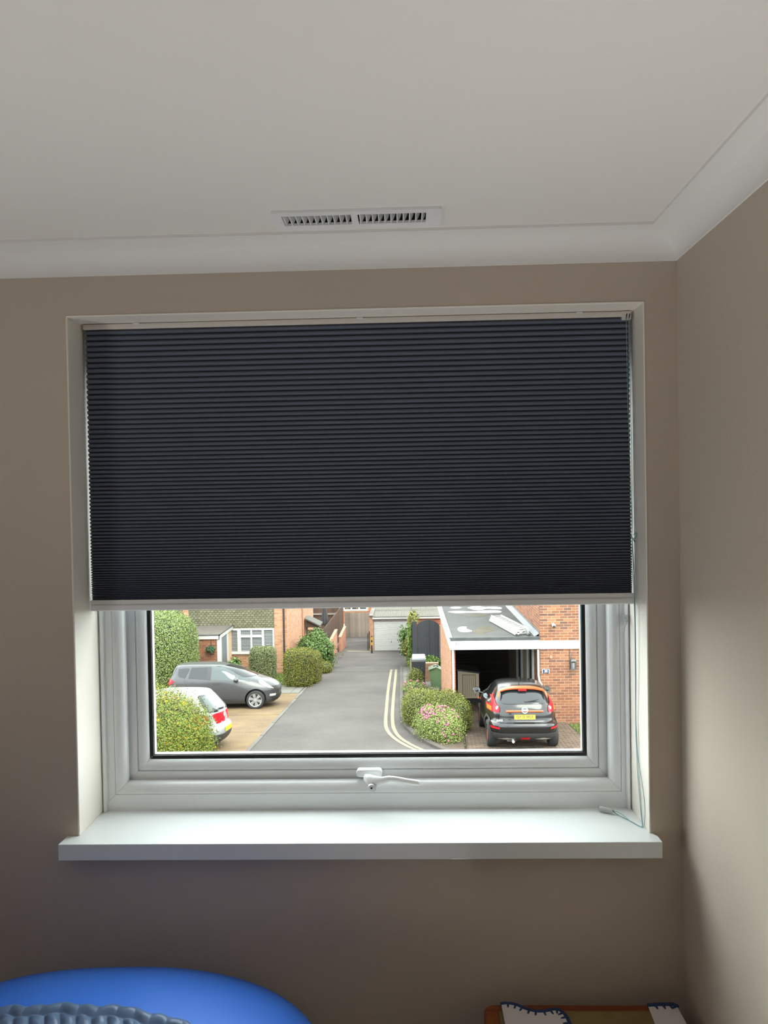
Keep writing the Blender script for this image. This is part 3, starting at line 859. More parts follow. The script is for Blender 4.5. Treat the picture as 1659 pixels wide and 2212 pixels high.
# kerb of the flower bed: separate stones following the bend
kerb = struct_root('kerb', (0, 22, gz(22)))
kl = densify([(-0.33, 35.6), (-0.30, 31.5), (-0.27, 28.0), (-0.23, 24.0), (-0.15, 21.97), (0.12, 20.4), (0.47, 19.3), (0.83, 18.46), (1.10, 18.0)], 24)
acc = [0.0]
for i in range(1, len(kl)):
    acc.append(acc[-1] + math.dist(kl[i], kl[i - 1]))
def kat(s):
    return (float(np.interp(s, acc, [p[0] for p in kl])), float(np.interp(s, acc, [p[1] for p in kl])))
s0 = 0.0
while s0 < acc[-1] - .2:
    ln = 0.90 if kat(s0)[1] > 22 else 0.60
    ks = [kat(min(acc[-1], s0 + .006 + (ln - .012) * q / 3)) for q in range(4)]
    L, Rr = strip(ks, 0.12)
    b = MB()
    for q in range(3):
        b.hexa([G(L[q].x, L[q].y, -.1), G(Rr[q].x, Rr[q].y, -.1), G(Rr[q + 1].x, Rr[q + 1].y, -.1), G(L[q + 1].x, L[q + 1].y, -.1)],
               [G(L[q].x, L[q].y, .095), G(Rr[q].x, Rr[q].y, .075), G(Rr[q + 1].x, Rr[q + 1].y, .075), G(L[q + 1].x, L[q + 1].y, .095)])
    b.build('kerb_stone', M['kerb'], kerb)
    s0 += ln
# edging along the left drive
edg = struct_root('kerb_left', (-4.1, 25, gz(25)))
y0 = 15.0
while y0 < 34.6:
    b = MB(); b.prism([G(-4.15 + random.uniform(-.008, .008), y0 + .006, -.1), G(-4.05, y0 + .006, -.1), G(-4.05, y0 + .894, -.1), G(-4.15, y0 + .894, -.1)], (0, 0, .118 + random.uniform(-.006, .006)))
    b.build('edging_stone', M['edging'], edg)
    y0 += 0.9
# left drive in tan concrete, bays with dark joints
drv = struct_root('driveway_left', (-7, 22, gz(22)))
ys = [14.0, 16.6, 18.35, 20.9, 23.55, 26.2, 28.0]
for i in range(len(ys) - 1):
    for (xa, xb) in ((-13.0, -8.6), (-8.585, -4.16)):
        b = MB(); b.prism([G(xa, ys[i] + .012, -.15), G(xb, ys[i] + .012, -.15), G(xb, ys[i + 1] - .012, -.15), G(xa, ys[i + 1] - .012, -.15)], (0, 0, .155 + random.uniform(-.004, .004)))
        b.build('concrete_bay', M['tan'], drv)
# pale slab path and lawn before the left house
pth = struct_root('path', (-7, 29, gz(29)))
xx = -12.6
while xx < -4.3:
    for (ya, yb) in ((28.03, 29.0), (29.02, 30.05)):
        w = min(0.9, -4.18 - xx)
        b = MB(); b.prism([G(xx + .008, ya, -.1), G(xx + w - .008, ya, -.1), G(xx + w - .008, yb, -.1), G(xx + .008, yb, -.1)], (0, 0, .112 + random.uniform(-.004, .006)))
        b.build('paving_slab', M['slab'], pth)
    xx += 0.9
def grass(name, poly, n, h=0.05, seed=1):
    """turf with real blades"""
    root = struct_root(name, (poly[0][0], poly[0][1], gz(poly[0][1])))
    b = MB(); b.prism([G(x, y, -.1) for x, y in poly], (0, 0, .1)); b.build('turf', M['turf'], root)
    r = np.random.default_rng(seed)
    xs_, ys_ = [p[0] for p in poly], [p[1] for p in poly]
    V, F = [], []
    while len(F) < n:
        x, y = r.uniform(min(xs_), max(xs_)), r.uniform(min(ys_), max(ys_))
        ins = False; j = len(poly) - 1
        for i in range(len(poly)):
            if (poly[i][1] > y) != (poly[j][1] > y) and x < (poly[j][0] - poly[i][0]) * (y - poly[i][1]) / (poly[j][1] - poly[i][1]) + poly[i][0]: ins = not ins
            j = i
        if not ins: continue
        a = r.uniform(0, 6.28); w = .012; z = gz(y); k = len(V); hh = h * r.uniform(.6, 1.4)
        V += [(x - w * math.cos(a), y - w * math.sin(a), z), (x + w * math.cos(a), y + w * math.sin(a), z), (x + r.normal(0, .02), y + r.normal(0, .02), z + hh)]
        F.append((k, k + 1, k + 2))
    g = MB().add(V, F).build('grass', M['blade'], root, fixn=False); g['kind'] = 'stuff'
    return root
grass('lawn', [(-8.0, 30.1), (-4.1, 30.1), (-4.1, 34.4), (-6.0, 34.4), (-8.0, 33.9)], 5000, .07, 3)
grass('lawn_right', [(4.75, 16.5), (7.5, 16.0), (7.5, 21.7), (4.66, 21.7), (4.66, 21.2)], 5000, .06, 4)
# cobbled verge at the top left, planted verge below it
vg = struct_root('verge', (-3.8, 39, gz(39)))
b = MB(); b.prism([G(-4.1, 35.2, -.1), G(-3.62, 35.2, -.1), G(-3.7, 44.0, -.1), G(-4.1, 44.0, -.1)], (0, 0, .11)); b.build('verge_bed', M['edging'], vg)
b = MB()
for k in range(420):
    y = rng.uniform(35.3, 43.9); x = rng.uniform(-4.07, -3.66); r_ = rng.uniform(.03, .06); z = gz(y) + .01
    b.add([(x - r_, y, z), (x, y - r_ * 1.3, z), (x + r_, y, z), (x, y + r_ * 1.3, z), (x, y, z + r_ * .8)], [(0, 1, 4), (1, 2, 4), (2, 3, 4), (3, 0, 4)])
o = b.build('cobbles', M['cobble'], vg, fixn=False); o['kind'] = 'stuff'
slab('flagstone_verge', M['slab'], [(-0.27, 28.2), (0.12, 28.2), (0.12, 35.4), (-0.28, 35.4)], top=0.06, thick=0.2)
slab('ground_right_yard', M['slab'], [(0.12, 28.5), (1.22, 28.5), (1.22, 44.0), (0.18, 44.0)], top=0.0, thick=0.2)
slab('flower_bed', M['soil'], [(-0.2, 28.1), (-0.14, 24.0), (-0.05, 22.0), (0.2, 20.5), (0.55, 19.4), (0.92, 18.5), (1.15, 18.2), (1.36, 18.1), (1.43, 20), (1.62, 22.0), (1.62, 28.1)], top=0.05, thick=0.2)
# block paved drive of the right-hand house
pv = struct_root('driveway_right', (3, 20, gz(20)))
b = MB(); b.prism([G(1.38, 17.2, -.15), G(4.72, 17.2, -.15), G(4.64, 21.9, -.15), G(3.9, 22.0, -.15), (3.9, 29.0, gz(29) - .15), (1.65, 29.0, gz(29) - .15), G(1.62, 22, -.15)], (0, 0, .135)); b.build('sand_bed', M['sand'], pv)
b = MB()
yy = 17.25; row = 0
while yy < 28.6:
    xr = 4.70 - (yy - 17.2) * .014 if yy < 21.9 else 3.88
    xl = 1.42 + max(0, min(1, (yy - 17.2) / 4.8)) * .22
    x = xl - (0.105 if row % 2 else 0)
    while x < xr - .02:
        xa, xb_ = max(x + .004, xl), min(x + .206, xr)
        if xb_ - xa > .03:
            dz = rng.uniform(-.003, .003)
            b.add([G(xa, yy + .004, dz - .02), G(xb_, yy + .004, dz - .02), G(xb_, yy + .101, dz - .02), G(xa, yy + .101, dz - .02), G(xa + .004, yy + .008, dz), G(xb_ - .004, yy + .008, dz), G(xb_ - .004, yy + .097, dz), G(xa + .004, yy + .097, dz)],
                  [(4, 5, 6, 7), (0, 1, 5, 4), (1, 2, 6, 5), (2, 3, 7, 6), (3, 0, 4, 7)])
        x += .21
    yy += .105; row += 1
o = b.build('paving_blocks', M['paver'], pv, fixn=False); o['kind'] = 'stuff'

# ------------------------------------------------------------------ brickwork
CUBE = unit_cube(); CUBE.materials.append(M['brick_one'])
def brickwork(parent, origin, u, n, w, h, m_stuff, module=(0.236, 0.0805), joint=0.0145, proud=0.008, top=True, singles=None, seed=0, holes=()):
    """stretcher bond on a wall face. origin = lower corner, u = along the wall, n = outward.
    singles(uc, vc) -> True makes that brick an object of its own; the rest are joined."""
    u = Vector(u).normalized(); n = Vector(n).normalized(); o0 = Vector(origin)
    bw, bh = module
    V, F = [], []
    rows = int(math.ceil(h / bh))
    for r_ in range(rows):
        v0, v1 = h - (r_ + 1) * bh, h - r_ * bh
        v0 = max(v0, 0)
        off = 0 if r_ % 2 == 0 else -bw / 2
        k = 0
        while off + k * bw < w:
            u0, u1 = max(0, off + k * bw), min(w, off + (k + 1) * bw); k += 1
            a0 = u0 + (joint / 2 if u0 > 0 else 0); a1 = u1 - (joint / 2 if u1 < w else 0)
            if a1 - a0 < .02 or v1 - v0 < .02: continue
            uc, vc = (a0 + a1) / 2, (v0 + v1) / 2
            if any(hx0 < uc < hx1 and hy0 < vc < hy1 for hx0, hx1, hy0, hy1 in holes): continue
            b0, b1 = v0 + joint / 2, v1 - joint / 2
            pr = proud + random.uniform(-.002, .002)
            if singles and singles(uc, vc):
                o = bpy.data.objects.new('brick', CUBE); COL.objects.link(o)
                o.parent = parent; WM[o.name] = wmat(parent)
                d = 0.02
                c = o0 + u * uc + Vector((0, 0, vc)) + n * (pr - d / 2)
                mw = Matrix((( *(u * (a1 - a0)),), (*(n * d),), (0, 0, b1 - b0))).transposed().to_4x4()
                mw.translation = c
                o.matrix_basis = wmat(parent).inverted() @ mw
            else:
                i = len(V)
                for (uu, vv, nn) in ((a0, b0, 0), (a1, b0, 0), (a1, b1, 0), (a0, b1, 0), (a0, b0, pr), (a1, b0, pr), (a1, b1, pr), (a0, b1, pr)):
                    V.append(tuple(o0 + u * uu + Vector((0, 0, vv)) + n * nn))
                F += [tuple(i + q for q in f) for f in ((4, 5, 6, 7), (0, 1, 5, 4), (1, 2, 6, 5), (2, 3, 7, 6), (3, 0, 4, 7))]
    if F:
        o = MB().add(V, F).build('brickwork', m_stuff, parent, fixn=True); o['kind'] = 'stuff'

# ------------------------------------------------------------------ right-hand house with the flat-roofed carport
h30 = thing('brick_house', 'red brick house on the right behind the black car', 'house', (5.2, 22.0, gz(22)))
HX = 3.915; HF = 22.0
fw = MB().box(HX, 11.5, HF, 30, -6.2, 2.6).build('wall', M['mortar'], h30)
brickwork(fw, (HX, HF, -5.0), (1, 0, 0), (0, -1, 0), 7.5, -2.684 + 5.0, M['brick'], singles=lambda u, v: u < 1.42)
brickwork(fw, (HX, HF, -2.442), (1, 0, 0), (0, -1, 0), 7.5, 5.0, M['brick'], singles=lambda u, v: u < 1.42 and v < 1.25)
brickwork(fw, (HX, 30.0, -2.42), (0, -1, 0), (-1, 0, 0), 8.0, 5.0, M['brick'])
MB().box(HX + .005, 11.5, HF - .035, HF + .02, -2.684, -2.440).build('white_band', M['white_wood'], h30, bevel=.004)
b = MB(); b.prism([(HX - .35, HF - .4, 2.5), (HX - .35, 26, 5.0), (HX - .35, 30.4, 2.5)], (8.2, 0, 0)); b.build('pitched_roof', M['tile'], h30)
MB().box(HX - .02, HX, 22.05, 30, -2.335, -2.16).build('lead_flashing', M['lead'], h30)
MB().prism([(HX - .16, 22.03, -2.31), (HX - .16, 30, -2.31), (HX - .02, 30, -2.22), (HX - .02, 22.03, -2.22)], (0.0, 0, -.02)).build('lead_flashing', M['lead'], h30)
# under the carport: door and window in the house side wall
for (ya, yb, m) in ((22.6, 23.7, 'brick_one'), (24.2, 25.0, 'white_wood'), (26.0, 26.9, 'white_wood')):
    pass
for (ya, yb) in ((23.0, 23.12), (24.0, 24.14), (25.3, 25.44), (26.3, 26.5)):
    MB().box(HX - .07, HX + .01, ya, yb, -5.0, -2.75).build('door_frame', M['white_wood'], h30)
MB().box(HX - .03, HX + .005, 23.12, 24.0, -5.0, -2.9).build('side_window', M['dark_glass'], h30)
MB().box(HX - .03, HX + .005, 25.44, 26.3, -5.0, -2.9).build('side_window', M['dark_glass'], h30)
brickwork(fw, (HX, 23.0, -5.0), (0, -1, 0), (-1, 0, 0), 1.0, 2.3, M['brick'])
tag(MB().tube([(3.855, 21.96, -2.70), (3.855, 21.96, -3.45), (3.875, 21.95, -3.62), (3.93, 21.94, -3.72), (3.93, 21.94, -4.8)], .032, n=10).build('drainpipe', M['white_wood'], h30, smooth=60), 'white drainpipe')

cp = thing('carport', 'flat grey felt roofed carport with white fascia and white post', 'carport', (2.5, 24, gz(24)))
b = MB(); b.prism([(1.262, 22.0, -2.40), (HX - .005, 22.0, -2.40), (HX - .005, 32.0, -2.40), (1.262, 32.0, -2.40)], (0, 0, .075)); b.build('roof', M['felt'], cp)
b = MB(); b.prism([(1.262, 21.965, -2.413), (HX + .003, 21.965, -2.413), (HX + .003, 21.965, -2.325), (HX + .003, 22.06, -2.305), (1.262, 22.06, -2.305), (1.262, 21.965, -2.325)][0:6], (0, 0, 0.0001)) if False else b.box(1.262, HX + .003, 21.962, 22.06, -2.413, -2.312); b.build('roof_edge', M['felt_edge'], cp, bevel=.01)
b = MB(); b.box(1.235, 1.335, 21.97, 32.0, -2.36, -2.295); b.build('roof_edge', M['lead'], cp, bevel=.02)
MB().box(1.262, HX + .001, 21.955, 21.99, -2.676, -2.413).build('fascia', M['white_wood'], cp, bevel=.003)
MB().box(1.245, 1.262, 21.955, 32.0, -2.66, -2.36).build('fascia', M['white_wood'], cp)
text_mesh('house_number', '30', 0.135, M['ink'], cp, Matrix.Translation((1.462, 21.952, -2.512)) @ Matrix.Rotation(R(90), 4, 'X') @ Matrix.Rotation(R(-14), 4, 'Z'), bold=-.002)
MB().box(1.312, 1.372, 22.0, 22.06, -5.1, -2.66).build('post', M['white_wood'], cp, bevel=.004)
sw = MB().box(1.30, 1.42, 22.18, 29.0, -6.2, -2.41).build('side_wall', M['mortar_pale'], cp)
brickwork(sw, (1.30, 29.0, -6.0), (0, -1, 0), (-1, 0, 0), 6.82, 3.55, M['brick_pale'])
brickwork(sw, (1.30, 22.18, -5.4), (1, 0, 0), (0, -1, 0), 0.12, 2.95, M['brick_red'], module=(.12, .0805))
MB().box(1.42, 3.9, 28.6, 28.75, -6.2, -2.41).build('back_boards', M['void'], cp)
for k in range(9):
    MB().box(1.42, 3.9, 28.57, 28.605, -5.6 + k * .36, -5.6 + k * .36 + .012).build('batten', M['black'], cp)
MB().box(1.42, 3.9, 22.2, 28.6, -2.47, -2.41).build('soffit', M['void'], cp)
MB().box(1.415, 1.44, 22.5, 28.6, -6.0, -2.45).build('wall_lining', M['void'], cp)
def blob(name, label, pts, z, m, cat, group=None, th=.004):
    P = smoothpath([(x, y, z) for x, y in pts] + [(pts[0][0], pts[0][1], z)], 6)[:-1]
    o = MB().prism(P, (0, 0, th)).build(name, m)
    if label: tag(o, label, cat, group)
    return o
ZR = -2.325
blob('puddle', 'white rain puddle at the back left of the carport roof', [(1.62, 28.15), (1.8, 28.35), (2.0, 28.3), (2.06, 28.1), (1.95, 27.9), (1.75, 27.88)], ZR + .0015, M['water'], 'puddle')
blob('puddle', 'wide rain puddle at the back right of the carport roof', [(2.28, 28.05), (2.5, 28.4), (2.75, 28.45), (2.95, 28.2), (3.3, 28.25), (3.55, 28.0), (3.45, 27.6), (3.0, 27.75), (2.75, 27.45), (2.5, 27.5)], ZR + .0015, M['water'], 'puddle')
blob('puddle', 'long thin rain puddle across the middle of the carport roof', [(1.48, 27.1), (1.8, 27.3), (2.4, 27.15), (3.0, 27.35), (3.38, 27.2), (3.36, 26.8), (2.8, 26.72), (2.3, 26.85), (1.8, 26.75)], ZR + .0015, M['water'], 'puddle')
blob('puddle', 'small rain puddle near the front edge of the carport roof', [(1.58, 23.4), (1.64, 23.75), (1.78, 23.9), (1.9, 23.85), (1.88, 23.5), (2.02, 23.1), (1.8, 22.9), (1.62, 23.05)], ZR + .0015, M['water'], 'puddle')
mo = blob('moss_patch', None, [(2.0, 22.9), (2.1, 23.4), (2.45, 23.9), (2.75, 23.9), (2.7, 23.2), (2.4, 22.8), (2.2, 22.6)], ZR - .0005, M['moss'], None); mo.parent = cp; mo.matrix_parent_inverse = cp.matrix_world.inverted()
mo = blob('moss_patch', None, [(1.9, 26.3), (2.4, 26.5), (2.9, 26.4), (2.6, 25.9), (2.2, 25.95)], ZR - .0005, M['moss'], None); mo.parent = cp; mo.matrix_parent_inverse = cp.matrix_world.inverted()
# ladder: three stacked sections
lad = thing('ladder', 'folded silver aluminium ladder lying on the carport roof', 'ladder', (3.2, 23.6, ZR))
LA, LB = Vector((2.95, 24.85, 0)), Vector((3.43, 22.14, 0))
ld = (LB - LA).normalized(); ln_ = Vector((-ld.y, ld.x, 0)); LL = (LB - LA).length
for k in range(3):
    z0 = ZR + .03 + .075 * k; wd = .40 - .035 * k; s0 = .05 * k
    for sgn in (-1, 1):
        c0 = LA + ln_ * sgn * wd / 2 + ld * s0; c1 = LB + ln_ * sgn * wd / 2
        t = ln_ * .013
        b = MB(); b.hexa([c0 - t + Vector((0, 0, z0)), c0 + t + Vector((0, 0, z0)), c1 + t + Vector((0, 0, z0)), c1 - t + Vector((0, 0, z0))],
                         [c0 - t + Vector((0, 0, z0 + .062)), c0 + t + Vector((0, 0, z0 + .062)), c1 + t + Vector((0, 0, z0 + .062)), c1 - t + Vector((0, 0, z0 + .062))])
        b.build('stile', M['alu'], lad)
        if k == 0:
            b = MB(); e = c1 + ld * .03; b.box(e.x - .03, e.x + .03, e.y - .03, e.y + .03, z0 - .028, z0 + .05); b.build('foot', M['black'], lad)
    for q in range(10):
        c = LA + ld * (.16 + q * .27)
        MB().tube([c - ln_ * wd / 2 + Vector((0, 0, z0 + .03)), c + ln_ * wd / 2 + Vector((0, 0, z0 + .03))], .015, n=6).build('rung', M['alu'], lad)
b = MB(); c = LB; b.tube([c - ln_ * .15 + Vector((0, 0, ZR + .06)), c + ln_ * .05 + Vector((0, 0, ZR + .18))], .018, n=6); b.build('brace', M['alu'], lad)

# fittings on the brick front
camo = thing('security_camera', 'small white round security camera on the brick wall', 'camera', (4.308, 21.99, -1.99))
b = MB(); b.lathe([(.0, 0), (.035, 0), (.035, -.03), (.025, -.035), (.0, -.035)], 14, 'y', (4.308, 21.99, -1.95)); b.build('mount', M['white'], camo, smooth=40)
b = MB(); b.tube([(4.308, 21.97, -1.955), (4.308, 21.93, -1.97), (4.31, 21.86, -2.0)], [.04, .052, .05], n=14); b.build('body', M['white'], camo, smooth=50)
b = MB(); b.lathe([(.0, 0), (.042, 0), (.042, -.012), (.0, -.016)], 14, 'y', (4.311, 21.858, -2.005)); b.build('lens', M['black'], camo, smooth=50)
pl = thing('number_plaque', 'navy and white house number plaque reading 30 on brick', 'sign', (4.07, 21.98, -3.34))
MB().box(3.965, 4.180, 21.975, 21.9885, -3.405, -3.280).build('border', M['white'], pl, bevel=.003)
MB().box(3.985, 4.160, 21.970, 21.976, -3.397, -3.288).build('face', M['navy'], pl)
text_mesh('number', '30', 0.105, M['white'], pl, Matrix.Translation((4.0725, 21.968, -3.342)) @ Matrix.Rotation(R(90), 4, 'X'), bold=.002)
lt = thing('wall_lantern', 'dark grey wall lantern hung on the brick front', 'lantern', (4.86, 21.98, -3.1))
MB().box(4.79, 4.93, 21.965, 21.992, -3.25, -2.99).build('back_plate', M['grey_metal'], lt)
b = MB(); b.hexa([(4.775, 21.80, -3.02), (4.945, 21.80, -3.02), (4.945, 21.97, -3.02), (4.775, 21.97, -3.02)], [(4.81, 21.84, -2.965), (4.91, 21.84, -2.965), (4.91, 21.95, -2.965), (4.81, 21.95, -2.965)]); b.build('cap', M['grey_metal'], lt)
for (xx, yy) in ((4.785, 21.81), (4.935, 21.81), (4.785, 21.96), (4.935, 21.96)):
    MB().box(xx - .008, xx + .008, yy - .008, yy + .008, -3.255, -3.02).build('corner_bar', M['grey_metal'], lt)
MB().box(4.775, 4.945, 21.80, 21.97, -3.275, -3.245).build('base', M['grey_metal'], lt)
MB().lathe([(.0, -3.245), (.048, -3.245), (.048, -3.09), (.03, -3.07), (.0, -3.07)], 14, 'z', (4.86, 21.88, 0)).build('bulb_glass', M['bin_lid'], lt, smooth=50)
MB().tube([(4.778, 21.985, -2.69), (4.778, 21.985, -2.96), (4.80, 21.98, -3.0)], .009, n=6).build('cable', M['grey_metal'], lt)
MB().tube([(4.79, 21.985, -2.97), (4.84, 21.975, -2.90), (4.86, 21.975, -2.84)], .007, n=6).build('cable', M['grey_metal'], lt)
wv = thing('wall_vent', 'pale round vent cover set in the brick front', 'vent', (4.235, 21.985, -2.93))
MB().lathe([(.0, 0), (.052, 0), (.052, -.015), (.035, -.03), (.0, -.03)], 16, 'y', (4.235, 21.99, -2.93)).build('cover', M['salmon'], wv, smooth=40)

# storage box in the carport
sb = thing('storage_box', 'beige plastic garden storage box under the carport', 'storage box', (2.06, 25.6, gz(25.6)))
zb_ = gz(25.6)
b = MB(); b.hexa([(1.70, 25.45, -5.06), (2.43, 25.45, -5.06), (2.43, 26.3, -5.06), (1.70, 26.3, -5.06)], [(1.70, 25.45, -4.09), (2.43, 25.45, -4.20), (2.43, 26.3, -4.20), (1.70, 26.3, -4.09)]); b.build('body', M['beige_plastic'], sb, bevel=.01)
for (xa, xb_, za, zb2) in ((1.86, 1.875, -5.0, -4.24), (2.30, 2.315, -5.0, -4.26), (1.86, 2.315, -4.255, -4.24)):
    MB().box(xa, xb_, 25.435, 25.452, za, zb2).build('door_trim', M['grey_metal'], sb)
for k in range(5):
    xx = 1.945 + k * .072
    MB().box(xx, xx + .008, 25.442, 25.452, -5.0, -4.26).build('groove', M['grey_metal'], sb)
b = MB(); b.hexa([(1.67, 25.42, -4.10), (2.46, 25.42, -4.215), (2.46, 26.33, -4.215), (1.67, 26.33, -4.10)], [(1.67, 25.42, -4.05), (2.46, 25.42, -4.165), (2.46, 26.33, -4.165), (1.67, 26.33, -4.05)]); b.build('lid', M['grey_metal'], sb)
MB().box(1.69, 2.44, 25.46, 26.3, zb_ - .06, -5.06).build('base', M['cladding'], sb)

# ------------------------------------------------------------------ garage at the end of the road
ga = thing('garage', 'brick garage with white ribbed up-and-over door at the road end', 'garage', (-0.2, 44, gz(44)))
gw = MB().box(-2.25, -2.03, 44.0, 51.0, -8.2, -5.10).box(-2.03, 1.98, 44.6, 51, -8.2, -5.25).build('wall', M['mortar'], ga)
brickwork(gw, (-2.25, 44.0, -7.3), (1, 0, 0), (0, -1, 0), .22, 2.1, M['brick_pale'])
rw = MB().box(0.14, 1.97, 44.02, 44.5, -8.2, -5.25).build('wall', M['mortar_pale'], ga)
brickwork(rw, (0.14, 44.02, -7.3), (1, 0, 0), (0, -1, 0), 1.83, 2.05, M['brick_red'])
b = MB()
dz0, dz1 = -7.17, -5.385
pts = []
n = 24
for k in range(n):
    z0 = dz0 + (dz1 - dz0) * k / n; h = (dz1 - dz0) / n
    pts += [(z0, 44.06), (z0 + h * .15, 44.035), (z0 + h * .8, 44.03), (z0 + h * .93, 44.06)]
pts.append((dz1, 44.06))
b.grid([[(-1.985, y, z), (0.10, y, z)] for z, y in pts])
dr = b.build('door', M['garage_white'], ga)
MB().box(-.985, -.945, 44.0, 44.035, -6.66, -6.60).build('door_handle', M['black'], dr)
for xa in (-2.03, 0.10):
    MB().box(xa, xa + .045, 44.0, 44.08, -7.2, -5.385).build('door_frame', M['lintel'], ga)
MB().box(-2.05, 0.16, 43.98, 44.1, -5.385, -5.25).build('lintel', M['lintel'], ga, bevel=.005)
MB().box(-2.07, 1.98, 43.9, 43.97, -5.255, -5.145).build('fascia', M['white_wood'], ga)
b = MB()
pr = []
x = -2.05
while x < 2.0:
    for q in range(6):
        pr.append((x + .0975 * q / 6, .024 * math.cos(2 * math.pi * q / 6)))
    x += .0975
b.grid([[(x, y, -5.115 + z + (y - 43.86) * .012) for x, z in pr] for y in (43.86, 46.4)])
b.grid([[(x, y, -5.095 + z + (y - 43.86) * .012) for x, z in pr] for y in (46.2, 51.2)])
b.build('corrugated_roof', M['asbestos'], ga, smooth=70)
for k in range(7):
    MB().box(-2.27, -2.03, 43.9 + k * 1.0, 44.86 + k * 1.0, -5.11, -5.03).build('coping', M['edging'], ga, bevel=.015)

bo = thing('bollard', 'black and yellow striped bollard left of the garage', 'bollard', (-2.08, 42.7, gz(42.7)))
zb_ = gz(42.7)
b = MB(); b.lathe([(.045, 0), (.045, 1.0), (.0, 1.02)], 12, 'z', (-2.08, 42.7, zb_)); b.build('post', M['black'], bo, smooth=40)
for k in (.47, .77):
    MB().lathe([(.048, 0), (.048, .17), (.0, .17)], 12, 'z', (-2.08, 42.7, zb_ + k)).build('stripe', M['safety'], bo, smooth=40)
ho = thing('passage_rail', 'thin dark steel barrier post beside the passage wall', 'post', (-2.40, 44.6, gz(44.6)))
MB().tube([(-2.40, 44.6, gz(44.6)), (-2.40, 44.6, gz(44.6) + 1.0), (-2.36, 45.6, gz(44.6) + .98), (-2.36, 45.6, gz(45.6))], .025, n=8).build('rail', M['black'], ho)

# fences at the passage end
FB = bpy.data.meshes.new('fence_board_piece')
bmf = bmesh.new(); bmesh.ops.create_cube(bmf, size=1.0); bmf.to_mesh(FB); bmf.free()
def boards(parent, p0, p1, zb, ztop, m, width, th=.02, name='board', gap=.006, jitter=.015):
    """vertical boards along p0->p1 (x,y); zb, ztop functions of t"""
    me = FB.copy(); me.materials.clear(); me.materials.append(m)
    p0, p1 = Vector((*p0, 0)), Vector((*p1, 0)); L = (p1 - p0).length; u = (p1 - p0) / L; n = Vector((u.y, -u.x, 0))
    k = 0; s = 0.0
    while s < L - .01:
        w = min(width, L - s); t = (s + w / 2) / L
        z0, z1 = zb(t), ztop(t) + random.uniform(-jitter, jitter)
        c = p0 + u * (s + w / 2) + n * (th * .5 * (k % 2)) + Vector((0, 0, (z0 + z1) / 2))
        o = bpy.data.objects.new(name, me); COL.objects.link(o); o.parent = parent; WM[o.name] = wmat(parent)
        mw = Matrix(((*(u * (w - gap)),), (*(n * th),), (0, 0, z1 - z0))).transposed().to_4x4(); mw.translation = c
        o.matrix_basis = wmat(parent).inverted() @ mw
        s += width; k += 1
fg = thing('grey_fence', 'weathered grey vertical board fence across the end of the passage', 'fence', (-3.7, 54.4, gz(54.4)))
boards(fg, (-4.62, 54.4), (-2.76, 54.4), lambda t: -8.22, lambda t: -6.43, M['fence_grey'], .105)
MB().box(-4.62, -2.76, 54.36, 54.42, -8.40, -8.22).build('gravel_board', M['edging'], fg)
MB().box(-4.62, -2.76, 54.44, 54.5, -7.0, -6.9).build('rail', M['fence_brown_dk'], fg)
fb = thing('brown_fence', 'dark brown board fence running beside the salmon walls', 'fence', (-4.75, 47, gz(47)))
boards(fb, (-4.72, 41.0), (-4.72, 54.3), lambda t: gz(41 + 13.3 * t) + .02, lambda t: -5.36 - .42 * t, M['fence_brown'], .30, th=.03)
fk = thing('back_fence', 'dark brown fence at the back of the parasol garden', 'fence', (-6.2, 54.2, gz(54.2)))
boards(fk, (-9.5, 54.3), (-4.75, 54.3), lambda t: -8.2, lambda t: -6.0, M['fence_brown'], .30)
MB().box(-9.5, -4.76, 54.2, 54.26, -6.55, -6.42).build('rail', M['lintel'], fk)
# the two salmon walls
for nm, lab, (x, ya, yb, zt_) in (('salmon_wall', 'salmon pink low wall nearer the leafy bush', (-4.16, 37.0, 43.6, -5.80)), ('salmon_wall', 'salmon pink low wall nearer the grey passage fence', (-3.98, 43.9, 47.6, -6.30))):
    w_ = thing(nm, lab, 'wall', (x, (ya + yb) / 2, gz(yb)))
    b = MB(); b.hexa([(x - .11, ya, gz(ya) - .05), (x, ya, gz(ya) - .05), (x, yb, gz(yb) - .05), (x - .11, yb, gz(yb) - .05)], [(x - .11, ya, zt_ - .04), (x, ya, zt_ - .04), (x, yb, zt_ - .04), (x - .11, yb, zt_ - .04)]); b.build('render', M['salmon'], w_)
    MB().box(x - .14, x + .03, ya - .02, yb + .02, zt_ - .04, zt_ + .03).build('coping', M['salmon'], w_, bevel=.01)
# closed parasol and the little store
pa = thing('parasol', 'closed charcoal parasol standing in the garden behind the house', 'parasol', (-5.15, 46, gz(46)))
MB().tube([(-5.15, 46, gz(46)), (-5.15, 46, -4.4)], .028, n=8).build('pole', M['black_metal'], pa)
b = MB(); prof = []
for (r_, z) in ((.03, -4.45), (.08, -4.6), (.12, -5.0), (.18, -5.4), (.235, -5.75), (.20, -5.9), (.10, -5.92)):
    prof.append([(-5.15 + r_ * (1 + .16 * math.cos(8 * a)) * math.cos(a), 46 + r_ * (1 + .16 * math.cos(8 * a)) * math.sin(a), z) for a in np.linspace(0, 2 * math.pi, 49)])
b.grid(prof); b.build('canopy', M['charcoal_cloth'], pa, smooth=60)
MB().lathe([(.0, -4.40), (.05, -4.44), (.04, -4.50), (0, -4.5)], 10, 'z', (-5.15, 46, 0)).build('finial', M['black_metal'], pa)
MB().lathe([(.28, 0), (.28, .06), (.06, .1), (.0, .3)], 16, 'z', (-5.15, 46, gz(46) - .02)).build('base', M['black_metal'], pa)
stt = thing('garden_store', 'small dark slatted store with sloping grey roof by the house wall', 'shed', (-5.1, 40.1, gz(40.1)))
